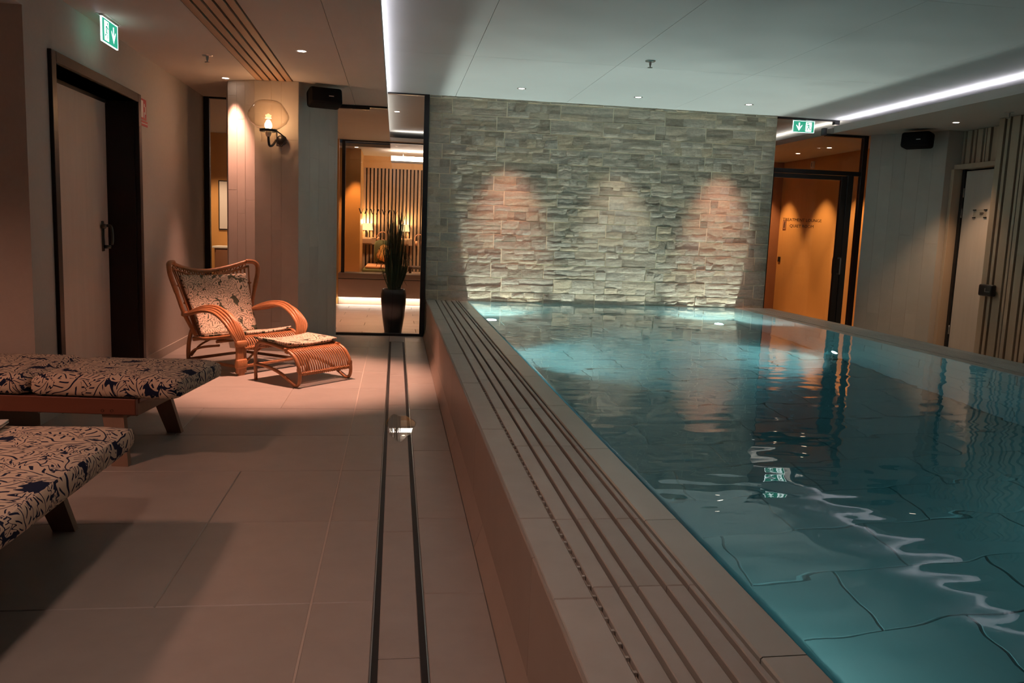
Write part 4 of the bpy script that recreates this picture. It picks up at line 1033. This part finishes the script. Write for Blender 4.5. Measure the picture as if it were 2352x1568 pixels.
sc2 = empty('footstool_cushion', stool.location, stool.rotation_euler[2], label='thin leaf print cushion lying on the rattan footstool', cat='cushion')
def stoolpad(u, v):
    y = 0.27 * (2 * u - 1); x = -0.255 + 0.33 * v
    return (x, y, 0.305 - 0.02 * (x + 0.1) - 0.18 * max(0, x - 0.02) ** 1.3 + 0.028 * (2 * u - 1) ** 2 * (1 if u < 0.5 else 0.6) - 0.004)
pad('cushion_pad', stoolpad, 20, 14, 0.04, M['print_green'], sc2, u_len=0.56, v_len=0.36, seed=8)

# ================================================================== LOUNGERS
def mattress(x0, x1, w_, z0, z1, seed, mat, parent, name='mattress', crown=0.012):
    """soft mattress block, long axis local x"""
    bm = bmesh.new(); bmesh.ops.create_grid(bm, x_segments=1, y_segments=1, size=0.5); bm.free()
    nx = max(8, int((x1 - x0) / 0.05)); ny = max(8, int(w_ / 0.05)); nzs = 5
    bm = bmesh.new(); bmesh.ops.create_cube(bm, size=1)
    bmesh.ops.subdivide_edges(bm, edges=bm.edges[:], cuts=15, use_grid_fill=True)
    L, W_, T = x1 - x0, w_, z1 - z0; rr = 0.04
    for v in bm.verts:
        c = Vector((v.co.x * L, v.co.y * W_, v.co.z * T)); h_ = Vector((L / 2, W_ / 2, T / 2))
        inner = Vector([max(-h_[i] + rr, min(h_[i] - rr, c[i])) for i in range(3)])
        d = c - inner
        if d.length > 1e-6: c = inner + d.normalized() * min(d.length, rr)
        top_ = max(0.0, c.z / (T / 2))
        c.z += crown * top_ * (1 - (2 * c.x / L) ** 4) * (1 - (2 * c.y / W_) ** 4) + 0.008 * noise.noise(Vector((c.x * 3, c.y * 3, seed))) * top_
        side = noise.noise(Vector((c.x * 5 + c.y * 5, c.z * 9, seed + 4))) * 0.004
        c.x += side; c.y += side
        v.co = c + Vector(((x0 + x1) / 2, 0, (z0 + z1) / 2))
    me = bpy.data.meshes.new(name); bm.to_mesh(me); bm.free(); me.materials.append(mat); box_uv(me)
    for p in me.polygons: p.use_smooth = True
    return link(name, me, parent)

def lounger(loc, rz, w_, legs_y, label, split, group='wooden loungers'):
    """foot end at local x = 0, head towards -x"""
    t = empty('sun_lounger', loc, rz, label=label, cat='sun lounger', group=group)
    for (a, b) in split:
        mattress(a, b, w_, 0.325, 0.425, a * 3 + w_, M['print_navy'], t)
    rail = w_ / 2 - 0.03
    for s in (-1, 1):
        MB().bbox(-1.95, -0.21, s * rail - 0.016, s * rail + 0.016, 0.245, 0.325, 0.004).build('side_rail', M['teak'], t)
        for lx, fx in ((-0.345, -0.275), (-1.74, -1.82)):
            y0, y1 = s * (rail - 0.053), s * (rail + legs_y - 0.035)
            yy0, yy1 = min(y0, y0 + s * 0.035), max(y0, y0 + s * 0.035)
            f0, f1 = min(y1, y1 + s * 0.035), max(y1, y1 + s * 0.035)
            MB().add([(fx - 0.04, f0, 0), (fx + 0.04, f0, 0), (fx + 0.04, f1, 0), (fx - 0.04, f1, 0),
                      (lx - 0.055, yy0, 0.30), (lx + 0.055, yy0, 0.30), (lx + 0.055, yy1, 0.30), (lx - 0.055, yy1, 0.30)],
                     [(0, 3, 2, 1), (4, 5, 6, 7), (0, 1, 5, 4), (1, 2, 6, 5), (2, 3, 7, 6), (3, 0, 4, 7)]).build('leg', M['teak_light'], t)
        for bx in (-0.37, -0.325): MB().lathe([(0.007, 0), (0.007, 0.004), (0, 0.004)], 10, (bx, s * rail - 0.018 if s < 0 else s * rail + 0.016, 0.265), 'y').build('bolt', M['slot'], t)
    for i in range(17):
        x = -0.24 - i * 0.105
        MB().bbox(x - 0.035, x + 0.035, -rail + 0.016, rail - 0.016, 0.300, 0.322, 0.003).build('bed_slat', M['teak'], t)
    for x in (-0.235, -1.9): MB().bbox(x - 0.02, x + 0.02, -rail + 0.016, rail - 0.016, 0.235, 0.298, 0.003).build('cross_rail', M['teak_light'], t)
    MB().bbox(-0.37, -0.31, -rail + 0.02, rail - 0.02, 0.20, 0.243, 0.003).build('leg_brace', M['teak_light'], t)
    return t
L1 = lounger((-0.985, 4.42, 0), math.radians(-7), 0.66, 0.055, 'wooden lounger with navy leaf print mattress, farther from the viewer', [(-0.72, 0.0), (-1.95, -0.725)])
L2 = lounger((-0.975, 2.55, 0), math.radians(-1.5), 1.36, 0.055, 'wide wooden lounger with navy leaf print mattress and towel, nearest the viewer', [(-1.95, 0.0)])
tw = empty('towel', (-1.58, 2.97, 0.4385), 0.12, label='folded cream towel lying on the nearest lounger', cat='towel')
for k in range(2): MB().rbox(-0.22, 0.22, -0.17, 0.17, 0.001 + k * 0.007, 0.0075 + k * 0.007, 0.003, 2).build('fold', M['towel'], tw)

# ================================================================== BEHIND THE LEFT GLASS
YG2 = 12.85
MB().box(-3.7, -0.113, YB + 0.03, YG2, ZS, ZS + 0.06).build('ceiling_corridor_low', M['soffit'], kind='structure', label='low corridor ceiling behind the left glass')
MB().box(-0.6, 1.4, YB + 0.1, 13.9, ZC, ZC + 0.06).build('ceiling_corridor_high', M['ceiling'], kind='structure', label='raised corridor ceiling behind the left glass')
MB().box(-0.113, 1.4, 12.75, 13.9, ZS, ZS + 0.055).build('trim_2', M['soffit'], kind='structure', label='cross soffit at the end of the corridor')
led_strip('led_strip', -0.2, YB + 0.1, 12.7, ZS + 0.06, M['cove_lounge'], 'warm cove strip along the corridor ceiling behind the left glass', n=14)
t = empty('led_strip', (-0.05, 12.79, ZS + 0.056), label='warm cove strip on the cross soffit behind the left glass', cat='strip light')
mb = MB()
for i in range(8): a, b = 1.3 * i / 8, 1.3 * (i + 1) / 8; mb.add([(a, -0.02, 0), (b, -0.02, 0), (b, 0.02, 0), (a, 0.02, 0)], [(0, 1, 2, 3)])
link('led_tape', mb.mesh('led_tape', M['cove_lounge'], fix=False), t)
MB().box(1.15, 1.3, YB + 0.22, 16.6, 0, ZC).build('wall_corridor_east', M['plaster'], kind='structure', label='corridor side wall behind the stone wall')
MB().box(-3.7, -0.86, YG2, YG2 + 0.1, 0, ZS).build('wall_corridor_back', M['orange_wall'], kind='structure', label='honey coloured corridor wall behind the left glass')
MB().box(-3.8, -3.7, YB, YG2, 0, ZS).build('wall_corridor_west', M['orange_wall'], kind='structure', label='honey coloured end wall of the corridor')
# low bench wall with light under it, sill, second glass
bn = empty('corridor_bench', (0.2, YG2, 0), label='long low stone bench lit from below behind the glass', cat='bench')
MB().box(-1.05, 0.95, 0.0, 0.10, 0, 0.115).build('plinth', M['bench_front'], bn)
MB().bbox(-1.05, 0.95, -0.11, 0.02, 0.113, 0.392, 0.004).build('bench_front', M['bench_front'], bn)
MB().bbox(-1.05, 0.95, -0.13, 0.34, 0.402, 0.48, 0.006).build('bench_top', M['bench'], bn)
MB().box(-1.05, 0.95, -0.10, 0.02, 0.392, 0.402).build('shadow_joint', M['slot'], bn)
lt = MB()
for i in range(8): a, b = -1.05 + 2.0 * i / 8, -1.05 + 2.0 * (i + 1) / 8; lt.add([(a, -0.10, 0.112), (b, -0.10, 0.112), (b, -0.01, 0.112), (a, -0.01, 0.112)], [(3, 2, 1, 0)])
link('led_tape', lt.mesh('led_tape', M['led_floor'], fix=False), bn)
w3 = empty('window_3', (0.2, YG2 + 0.05, 0), label='second glass partition behind the plant', kind='structure')
MB().bbox(-1.02, -0.97, -0.02, 0.02, 0.48, ZS, 0.002).build('frame_bar', M['black'], w3)
MB().bbox(-1.02, 0.95, -0.02, 0.02, ZS - 0.02, ZS, 0.002).build('frame_bar', M['black'], w3)
MB().box(-0.97, 0.95, -0.004, 0.004, 0.48, ZS - 0.02).build('pane', M['pane'], w3)
ll = empty('linear_light', (0.5, 14.3, 2.30), label='long white linear light under the quiet room ceiling', cat='linear light')
MB().bbox(-0.60, 0.75, -0.03, 0.03, -0.035, 0.0, 0.003).build('light_body', M['soffit'], ll)
MB().box(-0.60, 0.75, -0.028, 0.028, 0.001, 0.075).build('diffuser', M['cove_lounge'], ll)
for sx in (-0.4, 0.5): MB().tube([(sx, 0, 0.075), (sx, 0, 0.164)], 0.004, 6).build('suspension', M['steel'], ll)
# quiet room: batten wall, bed, cushions, lamps
YQ = 15.6
MB().box(-0.62, 1.3, YQ, YQ + 0.1, 0.3, ZS).build('wall_quiet_room', M['dark_back'], kind='structure', label='dark backing of the quiet room battens')
MB().box(-1.2, 1.3, YG2 + 0.1, YQ + 0.2, 0.30, 0.38).build('floor_quiet_room', M['bench'], kind='structure', label='raised floor of the quiet room')
MB().box(-1.2, 1.3, 13.9, YQ + 0.2, ZS, ZS + 0.05).build('ceiling_quiet_room', M['soffit'], kind='structure', label='ceiling of the quiet room')
MB().box(-1.2, -0.60, 14.3, YQ + 0.2, 0.3, ZS).build('wall_quiet_room_side', M['orange_wall'], kind='structure', label='honey coloured side pier of the quiet room')
MB().box(-0.6, 1.3, YQ - 0.03, YQ, 2.25, ZS).build('trim_3', M['orange_wall'], kind='structure', label='plain band above the quiet room battens')
bw = empty('batten_screen', (0, YQ, 0.38), label='oak batten screen behind the lamps in the quiet room', cat='batten screen')
bmsh = MB().bbox(0, 0.042, -0.035, 0, 0, 1.87, 0.002).mesh('screen_batten', M['oak_lounge'])
x = -0.60
while x < 1.1: link('screen_batten', bmsh, bw, (x, 0, 0)); x += 0.0665
def table_lamp(x, label):
    t = empty('lamp', (x, YQ - 0.16, 1.10), label=label, cat='lamp', group='lamps in the quiet room')
    MB().bbox(-0.17, 0.14, 0.0, 0.10, -0.24, -0.11, 0.004).build('wall_box', M['oak_lounge'], t)
    MB().bbox(-0.10, 0.07, -0.04, 0.0, -0.22, -0.13, 0.004).build('box_drawer', M['oak_lounge'], t)
    MB().tube([(-0.02, 0.03, -0.11), (-0.02, 0.03, 0.02)], 0.012, 8).build('lamp_stem', M['black'], t)
    MB().lathe([(0.105, 0.0), (0.088, 0.125)], 24, (-0.02, 0.02, 0.02)).build('lamp_shade', M['shade'], t)
    l = bpy.data.lights.new('lamp_bulb', 'POINT'); l.energy = 12; l.color = (1, 0.6, 0.28); l.shadow_soft_size = 0.04
    o = bpy.data.objects.new('lamp_bulb', l); COL.objects.link(o); o.parent = t; o.location = (-0.02, 0.02, 0.16)
table_lamp(0.165, 'glowing shaded lamp right of the plant in the quiet room')
table_lamp(-0.50, 'glowing shaded lamp left of the plant in the quiet room')
def headphones(x, z_, rz, label):
    t = empty('headphones', (x, YQ - 0.10, z_), label=label, cat='headphones', group='headphones on the batten screen'); t.rotation_euler = (0, rz, 0)
    MB().tube([(0.085 * math.cos(a), 0, 0.02 + 0.10 * math.sin(a)) for a in [-0.35 + (PI + 0.7) * k / 18 for k in range(19)]], 0.010, 7).build('headband', M['salmon_cloth'], t)
    for s in (-1, 1): MB().lathe([(0, -0.02), (0.04, -0.02), (0.045, 0), (0.04, 0.02), (0, 0.02)], 14, (0.05 * s, -0.01, -0.045), 'x').build('ear_cup', M['salmon_cloth'], t)
headphones(0.43, 0.955, 0, 'pale headphones hanging right of the lamp on the battens')
headphones(-0.26, 0.985, 0.5, 'pale headphones hanging askew above the green cushion')
bed = empty('daybed', (-0.2, 14.9, 0.38), label='low green daybed with a peach cover in the quiet room', cat='daybed')
MB().rbox(-0.36, 0.40, -0.55, 0.50, 0.0, 0.09, 0.03, 3).build('bed_base', M['green_cloth'], bed)
MB().rbox(-0.31, 0.38, -0.50, 0.48, 0.09, 0.14, 0.02, 3).build('bed_cover', M['salmon_cloth'], bed)
def cushion(name, loc, rot, w_, h_, d_, mat, label):
    me = None
    bm = bmesh.new(); bmesh.ops.create_uvsphere(bm, u_segments=20, v_segments=12, radius=1)
    for v in bm.verts:
        sgn = lambda q: -1 if q < 0 else 1
        v.co = Vector((sgn(v.co.x) * abs(v.co.x) ** 0.55 * w_ / 2, v.co.y * d_ / 2, sgn(v.co.z) * abs(v.co.z) ** 0.55 * h_ / 2))
    me = bpy.data.meshes.new(name); bm.to_mesh(me); bm.free(); me.materials.append(mat); box_uv(me)
    for p in me.polygons: p.use_smooth = True
    o = link(name, me, None, loc, rot); return tag(o, label, 'cushion', 'cushions in the quiet room')
cushion('cushion', (-0.24, 15.30, 0.745), (-0.2, 0, 0), 0.30, 0.42, 0.16, M['green_cloth'], 'upright moss green cushion behind the grass plant')
cushion('cushion', (-0.16, 15.05, 0.71), (-0.3, 0.45, 0), 0.32, 0.30, 0.12, M['print_orange'], 'tilted orange leaf print cushion behind the grass plant')
bk = empty('low_table', (0.50, 14.7, 0.38), label='dark low table right of the plant in the quiet room', cat='table')
MB().bbox(-0.27, 0.30, -0.2, 0.25, 0.10, 0.14, 0.004).build('table_top', M['brown_cloth'], bk)
for sx in (-0.24, 0.27):
    for sy in (-0.17, 0.22): MB().bbox(sx - 0.02, sx + 0.02, sy - 0.02, sy + 0.02, 0, 0.10, 0.002).build('leg', M['brown_cloth'], bk)
# picture and cabinet seen through the narrow left pane
pf = empty('framed_picture', (-2.44, YG2 - 0.012, 1.42), label='white picture in a thin black frame behind the narrow left pane', cat='picture')
MB().bbox(-0.16, 0.36, -0.008, 0.006, -0.36, 0.36, 0.002).build('frame', M['black'], pf)
MB().box(-0.145, 0.345, -0.011, -0.008, -0.345, 0.345).build('print', M['mirror'], pf)
cbn = empty('cabinet', (-2.25, YG2 - 0.22, 0), label='small cabinet with a white top behind the narrow left pane', cat='cabinet')
MB().bbox(-0.33, 0.5, -0.2, 0.2, 0.0, 0.80, 0.004).build('body', M['brown_wall'], cbn)
MB().bbox(-0.36, 0.53, -0.22, 0.21, 0.80, 0.83, 0.004).build('top', M['white'], cbn)
MB().bbox(-0.31, 0.08, -0.212, -0.2, 0.04, 0.78, 0.003).build('door', M['brown_wall'], cbn)
MB().bbox(0.09, 0.48, -0.212, -0.2, 0.04, 0.78, 0.003).build('door', M['brown_wall'], cbn)

# plant in its tall pot just behind the glass
pt = empty('potted_grass', (-0.012, 9.46, 0), label='tall grass plant in a black tapered pot behind the glass', cat='potted plant')
pot = MB(); prof = [(0.088, 0.0), (0.098, 0.01), (0.125, 0.2), (0.140, 0.36), (0.142, 0.44), (0.132, 0.492), (0.122, 0.50), (0.112, 0.495), (0.112, 0.46)]
vs_ = []; n = 28
for r_, z_ in prof:
    for k in range(n):
        a = 2 * PI * k / n; c, s = math.cos(a), math.sin(a); e = 0.5
        vs_.append((r_ * math.copysign(abs(c) ** e, c), r_ * math.copysign(abs(s) ** e, s), z_))
fs_ = [(i * n + k, i * n + (k + 1) % n, (i + 1) * n + (k + 1) % n, (i + 1) * n + k) for i in range(len(prof) - 1) for k in range(n)] + [tuple(reversed(range(n)))]
pot.add(vs_, fs_, True).build('pot', M['pot'], pt)
MB().lathe([(0.125, 0.455), (0.06, 0.468), (0, 0.47)], 16).build('soil', M['soil'], pt)
rnd = random.Random(4)
def blade(mb, base, tip, wd, bow, n=6):
    b, t_ = Vector(base), Vector(tip); side = Vector((t_ - b)).cross(Vector((rnd.uniform(-1, 1), rnd.uniform(-1, 1), 0.2))).normalized()
    V = []
    for i in range(n + 1):
        q = i / n; p = b.lerp(t_, q) + Vector(bow) * math.sin(PI * q) ; w_ = wd * (1 - q ** 2.2) + 0.0006
        V += [p - side * w_, p + side * w_]
    mb.add(V, [(2 * i, 2 * i + 1, 2 * i + 3, 2 * i + 2) for i in range(n)], True)
g = MB()
for i in range(150):
    a = rnd.uniform(0, 2 * PI); r0 = rnd.uniform(0, 0.06); h_ = rnd.choice((rnd.uniform(0.35, 0.75), rnd.uniform(0.6, 0.95)))
    sp = rnd.uniform(0.0, 0.14) + (0.08 if h_ < 0.5 else 0)
    blade(g, (r0 * math.cos(a), r0 * math.sin(a), 0.46), (sp * math.cos(a) + rnd.uniform(-0.02, 0.02), sp * math.sin(a) * 0.7, 0.46 + h_), rnd.uniform(0.003, 0.007), (0.03 * math.cos(a), 0.02 * math.sin(a), 0.02))
for i in range(26):
    a = rnd.uniform(0, 2 * PI); sp = rnd.uniform(0.10, 0.24); z_ = rnd.uniform(0.1, 0.5)
    pts = smooth_path([(0.03 * math.cos(a), 0.02 * math.sin(a), 0.46), (0.09 * math.cos(a), 0.05 * math.sin(a), 0.46 + z_ + 0.1), (sp * math.cos(a), 0.07 * math.sin(a), 0.46 + z_ - rnd.uniform(-0.12, 0.25))], 6)
    g.tube(pts, 0.0025, 4)
link('foliage', g.mesh('foliage', M['leaf'], fix=False), pt)
g = MB()
for i in range(60):
    a = rnd.uniform(0, 2 * PI); sp = rnd.uniform(0.0, 0.14)
    blade(g, (0.03 * math.cos(a), 0.03 * math.sin(a), 0.9), (sp * math.cos(a), sp * math.sin(a), rnd.uniform(1.3, 1.56)), rnd.uniform(0.002, 0.004), (0.015 * math.cos(a), 0.01 * math.sin(a), 0))
link('dry_plumes', g.mesh('dry_plumes', M['dry_leaf'], fix=False), pt)

# ceiling spots of the corridor and quiet room
downlight(-0.013, 10.656, ZC, 'downlight in the raised corridor ceiling behind the left glass', 110, WARM, (-0.01, 10.7, 0), 75, group='corridor downlights')
downlight(-1.2, 10.6, ZS, 'downlight in the low corridor ceiling behind the pillar', 130, SALMON, (-1.2, 10.7, 0), 95, group='corridor downlights')
downlight(-2.55, 11.9, ZS, 'downlight before the honey wall behind the narrow left pane', 130, WARM, (-2.5, 12.5, 0.6), 80, group='corridor downlights')
downlight(-0.66, 14.0, ZS, 'downlight washing the honey pier in the quiet room', 120, ORANGE, (-0.70, 14.28, 0.9), 40, lens='lens_warm', group='quiet room downlights')
downlight(0.2, 14.4, ZS, 'downlight over the daybed in the quiet room', 100, WARM, (0.2, 14.9, 0.4), 90, lens='lens_warm', group='quiet room downlights')

# ================================================================== BEHIND THE RIGHT GLASS
MB().box(4.3, 5.0, YB + 0.1, 14.2, ZC, ZC + 0.06).box(5.0, 5.5, YB + 0.1, 14.2, ZC + 0.0, ZC + 0.06).build('ceiling_east_high', M['ceiling'], kind='structure', label='raised ceiling of the treatment corridor')
MB().box(5.0, 6.4, YB + 0.02, 14.2, ZS, ZS + 0.062).build('ceiling_east_low', M['soffit'], kind='structure', label='low ceiling of the treatment corridor')
led_strip('led_strip', 5.09, YB + 0.08, 13.9, ZS + 0.062, M['cove_lounge'], 'white cove strip in the treatment corridor ceiling', n=14)
MB().box(6.2, 6.3, YB + 0.02, 14.2, 0, ZS).build('wall_east', M['orange_wall'], kind='structure', label='honey coloured wall of the treatment corridor')
MB().box(4.2, 6.3, 12.88, 12.98, 0, ZC).build('wall_east_end', M['brown_wall'], kind='structure', label='dark brown end wall of the treatment corridor')
MB().box(4.2, 4.3, YB + 0.22, 13.2, 0, ZC).build('wall_east_side', M['brown_wall'], kind='structure', label='brown inner wall of the treatment corridor')
for i, (yy, lb) in enumerate(((10.573, 'nearest downlight in the treatment corridor ceiling'), (11.449, 'middle downlight in the treatment corridor ceiling'), (12.6, 'farthest downlight in the treatment corridor ceiling'))):
    downlight(5.704, yy, ZS, lb, 130, (1.0, 0.55, 0.25), (6.02, yy, 0.4), 62, lens='lens_warm', group='treatment corridor downlights')
sg = empty('wall_sign', (6.198, 12.70, 1.47), label='small brown pictogram sign on the honey coloured corridor wall', cat='sign')
MB().bbox(-0.006, 0, -0.055, 0.055, -0.075, 0.075, 0.001).build('plate', M['brown_wall'], sg)
MB().add([(-0.007, 0.02, -0.05), (-0.007, -0.01, -0.05), (-0.007, -0.02, 0.0), (-0.007, 0.01, 0.01), (-0.007, -0.03, 0.05), (-0.007, -0.01, 0.055)], [(0, 1, 2, 3), (3, 2, 4, 5)]).build('pictogram', M['vinyl'], sg)
sw = empty('wall_switch', (6.198, 12.79, 0.914), label='black switch plate on the honey coloured corridor wall', cat='switch')
MB().bbox(-0.012, 0, -0.04, 0.04, -0.04, 0.04, 0.002).build('plate', M['black'], sw)
MB().bbox(-0.016, -0.012, -0.025, 0.025, -0.025, 0.025, 0.002).build('rocker', M['black'], sw)
dt = empty('wall_detector', (6.19, 11.9, 2.36), label='small pale detector high on the honey coloured corridor wall', cat='detector')
MB().bbox(-0.03, 0.01, -0.03, 0.03, -0.055, 0.05, 0.004).build('housing', M['white'], dt)
MB().box(-0.032, -0.03, -0.006, 0.006, -0.03, 0.03).build('slit', M['vinyl'], dt)
